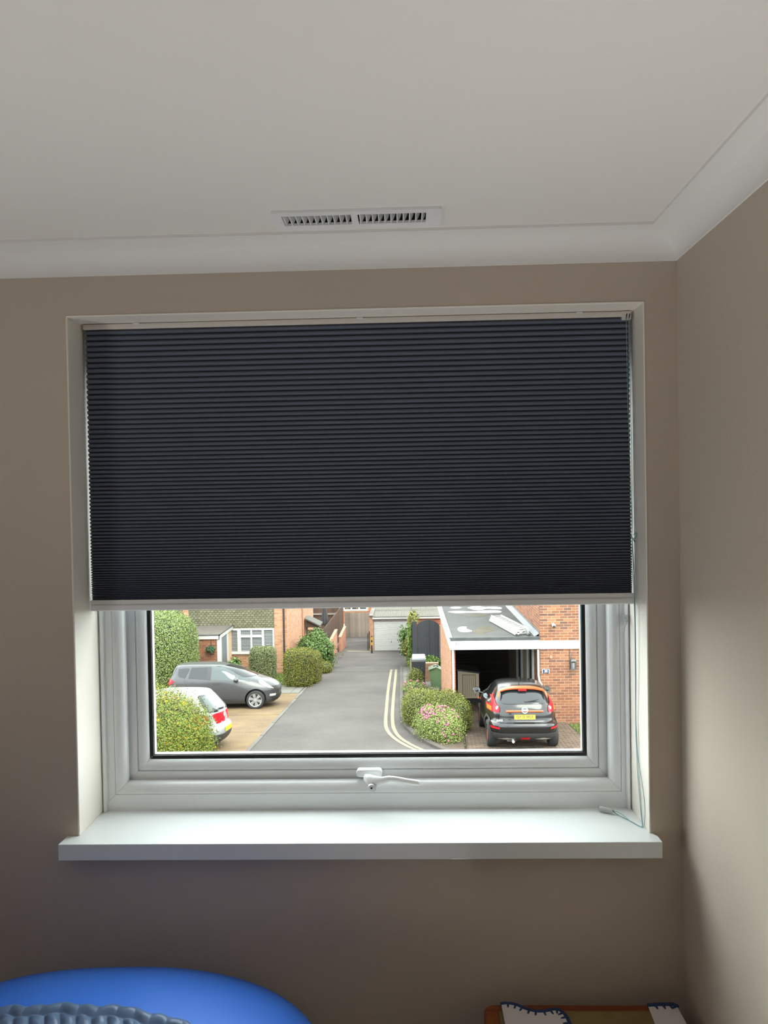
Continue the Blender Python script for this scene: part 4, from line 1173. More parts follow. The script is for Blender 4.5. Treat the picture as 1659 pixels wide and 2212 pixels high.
b = MB(); b.hexa([(-5.49, 39.55, -4.53), (-4.70, 39.55, -4.92), (-4.68, 40.75, -4.92), (-5.47, 40.75, -4.53)], [(-5.49, 39.55, -4.46), (-4.70, 39.55, -4.85), (-4.68, 40.75, -4.85), (-5.47, 40.75, -4.46)]); b.build('roof', M['shed_roof'], stt)
for k in range(12):
    zz = gz(39.7) + .05 + k * .2
    if zz + .17 < -4.95:
        MB().box(-5.44, -4.80, 39.66, 39.69, zz, zz + .17).build('slat', M['fence_brown'], stt)
MB().prism([(-5.44, 39.64, -4.97), (-4.80, 39.64, -4.97), (-4.80, 39.64, -4.89), (-5.44, 39.64, -4.57)], (0, .04, 0)).build('gable', M['fence_brown_dk'], stt)
for x in (-5.42, -4.82):
    MB().box(x - .04, x + .04, 39.70, 39.78, gz(39.7), -4.93).build('post', M['fence_brown_dk'], stt)

# house beyond the passage
hb = thing('far_house', 'red brick house with white window beyond the grey fence', 'house', (-1, 60, gz(60)))
hw = MB().box(-9, 9, 60.0, 66, -10, -3.5).build('wall', M['mortar'], hb)
brickwork(hw, (-9, 60, -8.2), (1, 0, 0), (0, -1, 0), 18, 4.7, M['brick_red'], holes=((3.85, 5.8, 1.0, 2.75),))
b = MB(); b.prism([(-9.4, 59.6, -3.6), (-9.4, 63, -0.8), (-9.4, 66.4, -3.6)], (18.8, 0, 0)); b.build('pitched_roof', M['tile'], hb)
wn = MB()
for (xa, xb_, za, zb2) in ((-5.16, -3.22, -7.12, -7.0), (-5.16, -3.22, -5.6, -5.5), (-5.16, -5.06, -7.0, -5.6), (-4.58, -4.46, -7.0, -5.6), (-3.95, -3.83, -7.0, -5.6), (-3.32, -3.22, -7.0, -5.6)):
    wn.box(xa, xb_, 59.93, 60.02, za, zb2)
wo = wn.build('window_frame', M['white_wood'], hb)
for (xa, xb_) in ((-5.06, -4.58), (-4.46, -3.95), (-3.83, -3.32)):
    MB().box(xa, xb_, 59.97, 60.0, -7.0, -5.6).build('pane', M['car_glass_sheen'], wo)
for (xa, xb_, za, zb2, m) in ((-5.02, -4.72, -6.98, -6.72, 'tan'), (-4.44, -4.2, -7.0, -6.85, 'black'), (-4.18, -3.97, -6.98, -6.78, 'tan')):
    MB().box(xa, xb_, 59.94, 59.972, za, zb2).build('window_box', M[m], wo)
MB().box(0.2, 8.9, 59.9, 60.02, -6.6, -6.1).build('white_cladding', M['white_wood'], hb)

# ------------------------------------------------------------------ dark gate, trellis, ivy, bins
gt = thing('arched_gate', 'charcoal arch-topped board gate beside the carport wall', 'gate', (0.92, 33, gz(33)))
gtop = lambda x: -3.80 + .245 * math.sqrt(max(0, 1 - ((x - .9175) / .5025) ** 2)) - .05 * abs((x - .9175) / .5025)
for k in range(8):
    xa, xb_ = .415 + k * .1256, .415 + (k + 1) * .1256 - .003
    b = MB(); b.prism([(xa, 33.0, gz(33) + .05), (xb_, 33.0, gz(33) + .05)] + [(x, 33.0, gtop(x)) for x in np.linspace(xb_, xa, 5)], (0, .02 + .004 * (k % 2), 0)); b.build('board', M['gate'], gt)
MB().box(0.42, 1.42, 33.03, 33.07, -5.6, -5.5).box(0.42, 1.42, 33.03, 33.07, -4.3, -4.2).build('ledge', M['black'], gt)
MB().box(1.425, 1.52, 32.98, 33.08, gz(33), -3.82).build('gate_post', M['fence_grey'], gt)
gp_ = thing('grey_fence_run', 'dark grey fence between the garage drive and the arched gate', 'fence', (0.3, 36, gz(36)))
boards(gp_, (0.24, 43.5), (0.24, 33.6), lambda t: gz(43.5 - 9.9 * t), lambda t: -4.2 + .45 * t, M['gate'], .30, th=.03)
MB().box(0.23, 0.41, 32.97, 33.03, gz(33), -3.62).build('panel', M['gate'], gp_)
MB().hexa([(0.2, 33.0, -3.62), (0.42, 33.0, -3.75), (0.42, 33.1, -3.75), (0.2, 33.1, -3.62)], [(0.2, 33.0, -3.40), (0.42, 33.0, -3.70), (0.42, 33.1, -3.70), (0.2, 33.1, -3.40)]) if False else None
lw = thing('planter_wall', 'low pale brick planter wall behind the green cabinet', 'wall', (0.95, 31, gz(31)))
lwm = MB().box(0.70, 1.28, 31.0, 31.22, gz(31) - .1, -5.06).build('wall', M['mortar_pale'], lw)
brickwork(lwm, (0.70, 31.0, gz(31)), (1, 0, 0), (0, -1, 0), .58, .73, M['brick_pale'])
wbn = thing('wheelie_bin', 'black wheelie bin with pale grey lid beside the green cabinet', 'bin', (0.43, 29.8, gz(29.8)))
z0 = gz(29.75)
b = MB(); b.hexa([(.24, 29.55, z0 + .03), (.66, 29.55, z0 + .03), (.66, 30.0, z0 + .03), (.24, 30.0, z0 + .03)], [(.165, 29.45, z0 + 1.02), (.70, 29.45, z0 + 1.02), (.70, 30.12, z0 + 1.02), (.165, 30.12, z0 + 1.02)]); b.build('body', M['bin_black'], wbn, bevel=.02)
b = MB(); b.hexa([(.145, 29.42, z0 + 1.02), (.72, 29.42, z0 + 1.02), (.72, 30.15, z0 + 1.02), (.145, 30.15, z0 + 1.02)], [(.175, 29.46, z0 + 1.15), (.69, 29.46, z0 + 1.15), (.69, 30.12, z0 + 1.20), (.175, 30.12, z0 + 1.20)]); b.build('lid', M['bin_lid'], wbn, bevel=.03)
MB().tube([(.16, 29.44, z0 + 1.1), (.71, 29.44, z0 + 1.1)], .025, n=8).build('handle', M['bin_lid'], wbn)
for x in (.23, .67):
    MB().lathe([(.0, -.03), (.10, -.03), (.10, .03), (.0, .03)], 14, 'x', (x, 29.55, z0 + .10)).build('wheel', M['black'], wbn, smooth=40)
gb = thing('utility_cabinet', 'green street cabinet with pale ridged top beside the carport wall', 'cabinet', (1.1, 29.5, gz(29.5)))
z0 = gz(29.5)
ft = [(0.90, 29.28, z0), (1.29, 29.22, z0), (1.27, 29.70, z0), (0.92, 29.70, z0)]
up_ = [(0.825, 29.28, -4.95), (1.10, 29.22, -4.845), (1.30, 29.22, -4.95), (1.30, 29.70, -4.95), (1.10, 29.70, -4.845), (0.83, 29.70, -4.95)]
b = MB(); b.add(ft + up_, [(0, 1, 6, 5, 4), (1, 2, 7, 6), (2, 3, 9, 8, 7), (3, 0, 4, 9), (4, 5, 8, 9), (5, 6, 7, 8), (0, 3, 2, 1)]); b.build('body', M['green_box'], gb)
b = MB(); b.hexa([(0.80, 29.19, -4.955), (1.10, 29.17, -4.845), (1.10, 29.74, -4.845), (0.80, 29.74, -4.955)], [(0.80, 29.19, -4.93), (1.10, 29.17, -4.815), (1.10, 29.74, -4.815), (0.80, 29.74, -4.93)])
b.hexa([(1.10, 29.17, -4.845), (1.325, 29.17, -4.955), (1.325, 29.74, -4.955), (1.10, 29.74, -4.845)], [(1.10, 29.17, -4.815), (1.325, 29.17, -4.93), (1.325, 29.74, -4.93), (1.10, 29.74, -4.815)])
b.build('lid', M['green_lid'], gb)
MB().box(1.0, 1.2, 29.4, 29.5, -4.86, -4.80).build('label_plate', M['grey_metal'], gb)
sk = thing('garden_stake', 'thin weathered wooden stake in front of the wheelie bin', 'post', (0.105, 28.9, gz(28.9)))
MB().box(.085, .135, 28.87, 28.92, gz(28.9), -4.40).build('stake', M['fence_grey'], sk)

# ------------------------------------------------------------------ left house
hl = thing('tile_hung_house', 'house with olive hung tiles and flat porch behind the grey car', 'house', (-8, 34, gz(34)))
HY = 34.0
w0 = MB().box(-16, -5.56, HY, 43.6, -8.2, 0.2).build('wall', M['mortar'], hl)
SX = -5.56
# hung tiles
def tiles(x0, x1, z0, z1, name='hung_tiles'):
    V, F = [], []
    gx, gh = .170, .098
    r_ = 0; z = z0
    while z < z1:
        k = 0; x = x0 - (gx / 2 if r_ % 2 else 0)
        while x < x1:
            xa, xb_ = max(x, x0), min(x + gx, x1)
            if xb_ - xa > .05:
                i = len(V); e = .005; y1, y2 = HY - .062 - random.uniform(0, .006), HY - .030
                w = xb_ - xa
                lo = [(xa + e, z + .040), (xa + e + w * .2, z + .008), (xa + w * .5, z - .004), (xb_ - e - w * .2, z + .008), (xb_ - e, z + .040)]
                for (px, pz) in lo: V.append((px, y1, pz))
                V.append((xb_ - e, y2, z + gh + .04)); V.append((xa + e, y2, z + gh + .04))
                for (px, pz) in lo: V.append((px, y1 + .018, pz))
                F.append(tuple(i + q for q in (0, 1, 2, 3, 4, 5, 6)))
                for q in range(4): F.append((i + q + 1, i + q, i + 7 + q, i + 8 + q))
            x += gx; k += 1
        z += gh; r_ += 1
    o = MB().add(V, F).build(name, M['tile'], hl, fixn=False); o['kind'] = 'stuff'
b = MB(); b.prism([(-5.3, HY - .4, 0.1), (-5.3, 38.8, 3.2), (-5.3, 44, 0.1)], (-10.9, 0, 0)); b.build('pitched_roof', M['tile'], hl)
MB().box(-16, -6.15, HY - .03, HY + .01, -4.02, 0.2).build('tile_battens', M['tile_back'], hl)
tiles(-10.12, -6.15, -4.03, 0.1); tiles(-15.9, -10.36, -4.03, 0.1)
pr1 = MB().box(-10.36, -10.12, HY - .09, HY + .01, -4.3, 0.2).build('pier', M['mortar'], hl)
brickwork(pr1, (-10.36, HY - .09, -4.3), (1, 0, 0), (0, -1, 0), .24, 4.4, M['brick_pale'])
pr2 = MB().box(-6.14, -5.56, HY - .06, HY + .01, -6.4, 0.2).build('pier', M['mortar'], hl)
brickwork(pr2, (-6.14, HY - .06, -6.3), (1, 0, 0), (0, -1, 0), .58, 6.4, M['brick_pale'])
brickwork(w0, (-8.4, HY, -6.4), (1, 0, 0), (0, -1, 0), 2.26, 1.2, M['brick_pale'])
brickwork(w0, (SX, HY - .06, -8.0), (0, 1, 0), (1, 0, 0), 9.6, 8.1, M['brick_pale'])
tag(MB().tube([(-5.69, HY - .12, -1.6), (-5.69, HY - .12, -6.1)], .040, n=8).build('drainpipe', M['black'], hl, smooth=60), 'black drainpipe')
MB().tube([(SX + .05, 38.8, -1.6), (SX + .05, 38.8, gz(38.8))], .03, n=8).build('drainpipe', M['salmon'], hl, smooth=60)
# window with blinds
fr = MB()
def fbox(xa, xb_, za, zb2, d=0): fr.box(xa, xb_, HY - .075 - d, HY + .02, za, zb2)
fbox(-8.33, -6.15, -5.19, -5.07, .02); fbox(-8.33, -6.15, -4.085, -4.005)
for (xa, xb_) in ((-8.33, -8.26), (-7.865, -7.70), (-6.725, -6.62), (-6.225, -6.15)): fbox(xa, xb_, -5.07, -4.085)
fbox(-7.70, -6.725, -4.42, -4.315, .01); fbox(-7.255, -7.175, -5.07, -4.085)
fo = fr.build('window_frame', M['white_wood'], hl)
sl = MB()
for (xa, xb_, za, zb2) in ((-8.26, -7.865, -5.07, -4.085), (-7.70, -7.255, -5.07, -4.42), (-7.175, -6.725, -5.07, -4.42), (-7.70, -7.255, -4.315, -4.085), (-7.175, -6.725, -4.315, -4.085), (-6.62, -6.225, -5.07, -4.085)):
    MB().box(xa, xb_, HY - .012, HY - .004, za, zb2).build('pane', M['dark_glass'], fo)
    z = za + .03
    while z < zb2 - .02:
        sl.box(xa + .01, xb_ - .01, HY - .022, HY - .018, z, z + .022); z += .066
o = sl.build('blind_slats', M['slat_white'], fo); o['kind'] = 'stuff'
# porch with flat roof
po = sub('porch', hl)
PXR, PYF = -8.12, 31.5
b = MB(); b.box(-9.6, PXR + .05, PYF - .05, HY + .0, -3.88, -3.835); b.build('porch_roof', M['porch_felt'], po)
b = MB(); b.box(-9.6, PXR + .06, PYF - .07, PYF - .04, -4.02, -3.855).box(PXR + .03, PXR + .06, PYF - .07, HY, -4.02, -3.855); b.build('porch_fascia', M['white_wood'], po)
b = MB(); b.box(-9.6, PXR + .08, PYF - .09, PYF - .03, -3.86, -3.825).box(PXR + .04, PXR + .08, PYF - .09, HY, -3.86, -3.825); b.build('porch_edge', M['felt_edge'], po)
pw = MB().box(-8.98, PXR, PYF, PYF + .11, -6.2, -3.9).build('porch_wall', M['mortar'], po)
brickwork(pw, (-8.98, PYF, -6.0), (1, 0, 0), (0, -1, 0), .86, 2.0, M['brick'], module=(.225, .075)) if False else None
_b = MB(); 
for r_ in range(27):
    off = 0 if r_ % 2 else -.115
    x = -8.98 + off
    while x < PXR - .02:
        xa, xb_ = max(x, -8.98) + .005, min(x + .23, PXR) - .005
        if xb_ - xa > .03: _b.box(xa, xb_, PYF - .008, PYF + .004, -6.0 + r_ * .0755, -6.0 + r_ * .0755 + .065)
        x += .23
o = _b.build('brickwork', M['brick'], po); o['kind'] = 'stuff'
MB().box(-9.10, -8.98, PYF - .02, PYF + .08, -4.55, -3.95).build('porch_window_frame', M['white_wood'], po)
MB().box(PXR - .06, PXR + .03, PYF - .02, PYF + .10, -6.1, -4.0).build('porch_post', M['white_wood'], po)
MB().box(PXR - .02, PXR + .03, PYF + .10, PYF + .42, -6.1, -4.0).build('porch_panel', M['white_wood'], po)
dd = MB().box(PXR - .02, PXR + .015, PYF + .45, PYF + 1.40, -6.1, -4.02).build('porch_door', M['grey_door'], po)
MB().box(PXR - .03, PXR + .03, PYF + 1.40, PYF + 1.62, -6.1, -4.0).build('porch_post', M['white_wood'], po)
MB().box(PXR - .10, PXR - .02, PYF + 1.62, HY, -6.1, -4.0).build('porch_side_wall', M['mortar'], po)
hbk = thing('hanging_basket', 'green hanging basket on the porch brick wall', 'basket', (-8.43, PYF - .15, -4.4))
MB().tube([(-8.43, PYF - .005, -4.12), (-8.43, PYF - .005, -4.28)], .012, n=6).tube([(-8.43, PYF, -4.15), (-8.43, PYF - .17, -4.15), (-8.43, PYF - .17, -4.3)], .008, n=6).build('bracket', M['black'], hbk)
MB().lathe([(.0, -4.60), (.08, -4.58), (.15, -4.46), (.15, -4.44)], 14, 'z', (-8.43, PYF - .17, 0), cap=True).build('basket', M['stem'], hbk, smooth=60)

# ------------------------------------------------------------------ plants: a near-black core, coloured as inner shade, with real leaves on it
def spow(c, e): return np.sign(c) * np.abs(c) ** e
def leaves_on(points, normals, size, m, name, parent, jit=.06, seed=0, fold=.25, aspect=.55):
    r = np.random.default_rng(seed); n = len(points)
    P = points + r.normal(0, jit, (n, 3))
    N = normals + r.normal(0, .55, (n, 3)); N /= np.linalg.norm(N, axis=1)[:, None]
    T = r.normal(0, 1, (n, 3)); T -= N * (T * N).sum(1)[:, None]; T /= np.linalg.norm(T, axis=1)[:, None]
    B = np.cross(N, T); s = size * r.uniform(.6, 1.35, n)[:, None]
    V = np.stack([P - T * s * .5, P + B * s * aspect * .5 + N * s * fold * .3, P + T * s * .5, P - B * s * aspect * .5 + N * s * fold * .3], 1).reshape(-1, 3)
    F = np.arange(4 * n).reshape(-1, 4)
    F3 = np.concatenate([F[:, [0, 1, 2]], F[:, [0, 2, 3]]], 0)
    me = bpy.data.meshes.new(name)
    inv = np.array(wmat(parent).inverted()); V = V @ inv[:3, :3].T + inv[:3, 3]
    me.vertices.add(len(V)); me.vertices.foreach_set('co', V.ravel().astype(np.float32))
    me.loops.add(F3.size); me.loops.foreach_set('vertex_index', F3.ravel().astype(np.int32))
    me.polygons.add(len(F3)); me.polygons.foreach_set('loop_start', np.arange(0, F3.size, 3, dtype=np.int32))
    me.update(calc_edges=True); me.validate()
    me.materials.append(m)
    o = bpy.data.objects.new(name, me); COL.objects.link(o); o.parent = parent; WM[o.name] = wmat(parent)
    o['kind'] = 'stuff'
    return o
def lump(n, c, ax, p=2.0, seed=0, zmin=None, wob=.06):
    """points on a (rounded-box) lump and outward normals"""
    r = np.random.default_rng(seed)
    d = r.normal(0, 1, (n * 2, 3)); d /= np.linalg.norm(d, axis=1)[:, None]
    d = d[d[:, 2] > -.75][:n]
    k = (np.abs(d) ** p).sum(1) ** (-1 / p)
    q = d * k[:, None]
    w = 1 + wob * (np.sin(5 * q[:, 0] + 3 * q[:, 1] + seed) * np.cos(4 * q[:, 2] - 2 * q[:, 1]))
    P = np.array(c) + q * w[:, None] * np.array(ax)
    N = np.sign(q) * np.abs(q) ** (p - 1) / np.array(ax); N /= np.linalg.norm(N, axis=1)[:, None]
    return P, N
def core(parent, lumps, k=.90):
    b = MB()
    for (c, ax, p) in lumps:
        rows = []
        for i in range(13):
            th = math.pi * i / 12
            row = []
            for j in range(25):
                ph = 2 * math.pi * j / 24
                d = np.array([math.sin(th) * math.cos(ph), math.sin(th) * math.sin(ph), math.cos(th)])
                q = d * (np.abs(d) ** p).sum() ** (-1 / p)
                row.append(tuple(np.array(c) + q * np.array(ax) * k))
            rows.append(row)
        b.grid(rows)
    return b.build('shade_core', M['core'], parent, smooth=180)
def plant(name, label, lumps, leafs, size, m, seed, cat='bush', jit=.06, group=None, k=.90, stem=True):
    c0 = lumps[0][0]
    t = thing(name, label, cat, (c0[0], c0[1], gz(c0[1])), group)
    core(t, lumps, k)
    area = [a[0] * a[1] + a[0] * a[2] + a[1] * a[2] for _, a, _ in lumps]; tot = sum(area)
    P, N = [], []
    for i, (c, a, p) in enumerate(lumps):
        x, nn = lump(int(leafs * area[i] / tot), c, a, p, seed * 10 + i, wob=.015 if cat == 'hedge' else .06); P.append(x); N.append(nn)
    P, N = np.concatenate(P), np.concatenate(N)
    ok = P[:, 2] > -2.55 - .105 * P[:, 1] + .02
    leaves_on(P[ok], N[ok], size, m, 'foliage', t, jit, seed)
    if stem:
        b = MB()
        for i in range(3):
            x, y = c0[0] + random.uniform(-.1, .1), c0[1] + random.uniform(-.1, .1)
            b.tube([(x, y, gz(y) - .02), (x + random.uniform(-.05, .05), y, c0[2])], [.03, .015], n=6)
        b.build('stem', M['stem'], t)
    return t
plant('tall_hedge', 'tall rounded clipped hedge left of the porch behind the grey car', [((-10.5, 29.2, -4.32), (1.95, 1.75, 1.84), 3.2)], 85000, .050, M['leaf_hedge'], 1, 'hedge', .045, k=.95)
plant('clipped_shrub', 'small box-clipped pale green shrub under the house window', [((-6.36, 32.2, -5.28), (.53, .42, .72), 6)], 15000, .042, M['leaf_box'], 2, 'hedge', .03, k=.94)
plant('clipped_hedge', 'yellow-green square clipped hedge at the road edge', [((-4.45, 30.0, -4.97), (.55, .52, .73), 7), ((-4.13, 31.2, -5.27), (.40, .8, .64), 5)], 30000, .042, M['leaf_privet'], 3, 'hedge', .035, k=.94)
plant('leafy_bush', 'loose mid-green leafy bush in front of the salmon wall', [((-4.55, 35.9, -5.48), (.70, .7, .72), 2.2), ((-4.40, 35.8, -5.0), (.36, .4, .48), 2), ((-4.95, 36.3, -5.5), (.40, .5, .5), 2), ((-4.1, 35.9, -5.9), (.42, .5, .5), 2), ((-3.98, 35.6, -5.35), (.32, .35, .35), 2)], 14000, .095, M['leaf_bush'], 4, 'bush', .10)
plant('verge_weed', 'small yellow-green weed clump at the foot of the leafy bush', [((-3.85, 34.2, gz(34.2) + .18), (.28, .5, .28), 2)], 1800, .06, M['leaf_privet'], 5, 'plant', .05)
YB_ = plant('yellow_flowered_bush', 'large bush with yellow flowers and turning leaves nearest the window', [((-6.2, 16.7, -3.55), (1.55, 1.15, 1.0), 2.4), ((-5.7, 16.6, -3.75), (.85, .95, .85), 2.3), ((-5.2, 16.7, -4.05), (.62, .8, .75), 2.2), ((-6.7, 16.6, -2.95), (.8, .6, .45), 2)], 130000, .036, M['leaf_yellow'], 6, 'bush', .10, k=.85)
plant('bed_shrub', 'broad low green shrub filling the back of the flower bed', [((0.45, 21.45, -4.32), (.58, .50, .56), 2.5), ((1.0, 21.3, -4.31), (.58, .50, .55), 2.5), ((1.42, 20.9, -4.36), (.30, .5, .50), 2.3), ((0.15, 21.9, -4.4), (.32, .5, .45), 2.2)], 38000, .036, M['leaf_bed'], 7, 'bush', .05)
VAL = plant('valerian', 'pink flowering valerian clump at the front of the flower bed', [((0.86, 19.70, -4.28), (.46, .45, .42), 2.3), ((0.55, 19.95, -4.28), (.30, .38, .38), 2.2), ((1.02, 19.40, -4.30), (.27, .38, .38), 2.2)], 24000, .038, M['leaf_valerian'], 8, 'flower', .085, k=.82)
plant('lavender', 'grey woody lavender clump at the kerb bend', [((0.12, 21.9, -4.62), (.26, .45, .25), 2)], 1800, .06, M['leaf_lavender'], 9, 'plant', .06)
plant('bin_shrub', 'small yellow-green shrub in front of the black wheelie bin', [((0.27, 28.9, -5.22), (.25, .26, .36), 2)], 3500, .045, M['leaf_bed'], 10, 'bush', .06)
PV = plant('pink_border', 'low pink flowers at the foot of the wooden stake', [((0.22, 28.0, -5.36), (.40, .42, .20), 2)], 3500, .045, M['leaf_valerian'], 11, 'flower', .07)
plant('side_shrub', 'straggly green shrub growing below the ivy by the garage', [((0.0, 37.2, -5.5), (.30, .5, .62), 2), ((-.12, 37.0, -4.95), (.24, .3, .3), 2)], 1500, .13, M['leaf_bush'], 12, 'bush', .09)
plant('golden_shrub', 'golden yellow shrub below the ivy beside the garage drive', [((0.10, 35.6, -5.35), (.30, .4, .36), 2), ((0.15, 35.4, -5.0), (.2, .25, .28), 2)], 1200, .12, M['leaf_acer'], 13, 'bush', .07)
plant('ground_ivy', 'dark green ivy at the foot of the arched gate', [((0.98, 32.2, -5.35), (.42, .25, .26), 2.4)], 1200, .10, M['leaf_ivy'], 14, 'ivy', .05)
plant('porch_plant', 'spiky green plant beside the porch door', [((-7.72, 32.6, -5.5), (.2, .25, .3), 2)], 500, .16, M['leaf_bush'], 15, 'plant', .08)
hbl, hbn = lump(420, (-8.43, PYF - .17, -4.44), (.17, .15, .12), 2, 77); leaves_on(hbl, hbn, .06, M['leaf_green'], 'foliage', hbk, .03, 78)
iv = thing('ivy', 'ivy column climbing the grey fence beside the garage door', 'ivy', (0.2, 36, gz(36)))
r = np.random.default_rng(5); n = 2200
yy = r.uniform(34.6, 43.4, n); top_ = -4.05 - .0 * yy
zz = -4.0 - (r.uniform(0, 1, n) ** .8) * (2.2)
P = np.stack([0.13 + r.normal(0, .05, n), 34.4 + r.uniform(0, 2.6, n), zz], 1)
leaves_on(P, np.tile([-1., -.4, .3], (n, 1)), .11, M['leaf_ivy'], 'foliage', iv, .05, 21)
P2, N2 = lump(500, (0.27, 33.9, -3.62), (.2, .4, .28), 2, 31); leaves_on(P2, N2, .11, M['leaf_acer'], 'foliage', iv, .05, 22)
MB().tube([(0.16, 35.2, gz(35.2)), (0.18, 35.0, -4.8), (0.2, 34.6, -3.8)], [.04, .03, .015], n=6).build('stem', M['stem'], iv)

def flowers(parent, spots, r_, m, name='flower_head', petals=14):
    me0 = None
    for (x, y, z) in spots:
        if me0 is None:
            b = MB()
            for k in range(petals):
                a = 2.4 * k; h = 1 - 2 * (k + .5) / petals * .7
                rr = math.sqrt(max(0, 1 - h * h))
                c = Vector((rr * math.cos(a), rr * math.sin(a), h * .7))
                t = Vector((-math.sin(a), math.cos(a), 0)) * .42
                u = c.cross(t).normalized() * .42
                b.add([c - t, c - u, c + t, c + u], [(0, 1, 2, 3)])
            o = b.build(name, m, parent, fixn=False, local=True); me0 = o.data
        else:
            o = bpy.data.objects.new(name, me0); COL.objects.link(o); o.parent = parent; WM[o.name] = wmat(parent)
        o.matrix_basis = wmat(parent).inverted() @ Matrix.Translation((x, y, z)) @ Matrix.Rotation(random.uniform(0, 6), 4, 'Z') @ Matrix.Scale(r_ * random.uniform(.7, 1.25), 4)
def spots_on(n, c, ax, seed, up=.15):
    P, N = lump(n * 4, c, ax, 2.2, seed, wob=.05)
    ok = (N[:, 2] > up) & (N[:, 1] < .75)
    return (P[ok] + N[ok] * .05)[:n]
flowers(VAL, list(spots_on(60, (0.86, 19.73, -4.26), (.48, .46, .46), 41, .35)) + list(spots_on(30, (0.56, 19.95, -4.25), (.31, .38, .42), 42, .3)) + list(spots_on(24, (1.0, 19.38, -4.3), (.29, .38, .40), 43, -.2)), .034, M['petal_pink'])
flowers(PV, list(spots_on(14, (0.22, 28.0, -5.34), (.42, .42, .23), 44, -.1)), .055, M['petal_pink'])
flowers(YB_, list(spots_on(50, (-5.8, 16.6, -3.55), (1.0, 1.05, .92), 45, -.1)) + list(spots_on(40, (-6.4, 16.7, -3.5), (1.5, 1.2, 1.0), 46, .2)) + list(spots_on(26, (-5.2, 16.7, -4.0), (.66, .82, .78), 47, -.3)), .036, M['petal_yellow'], petals=10)

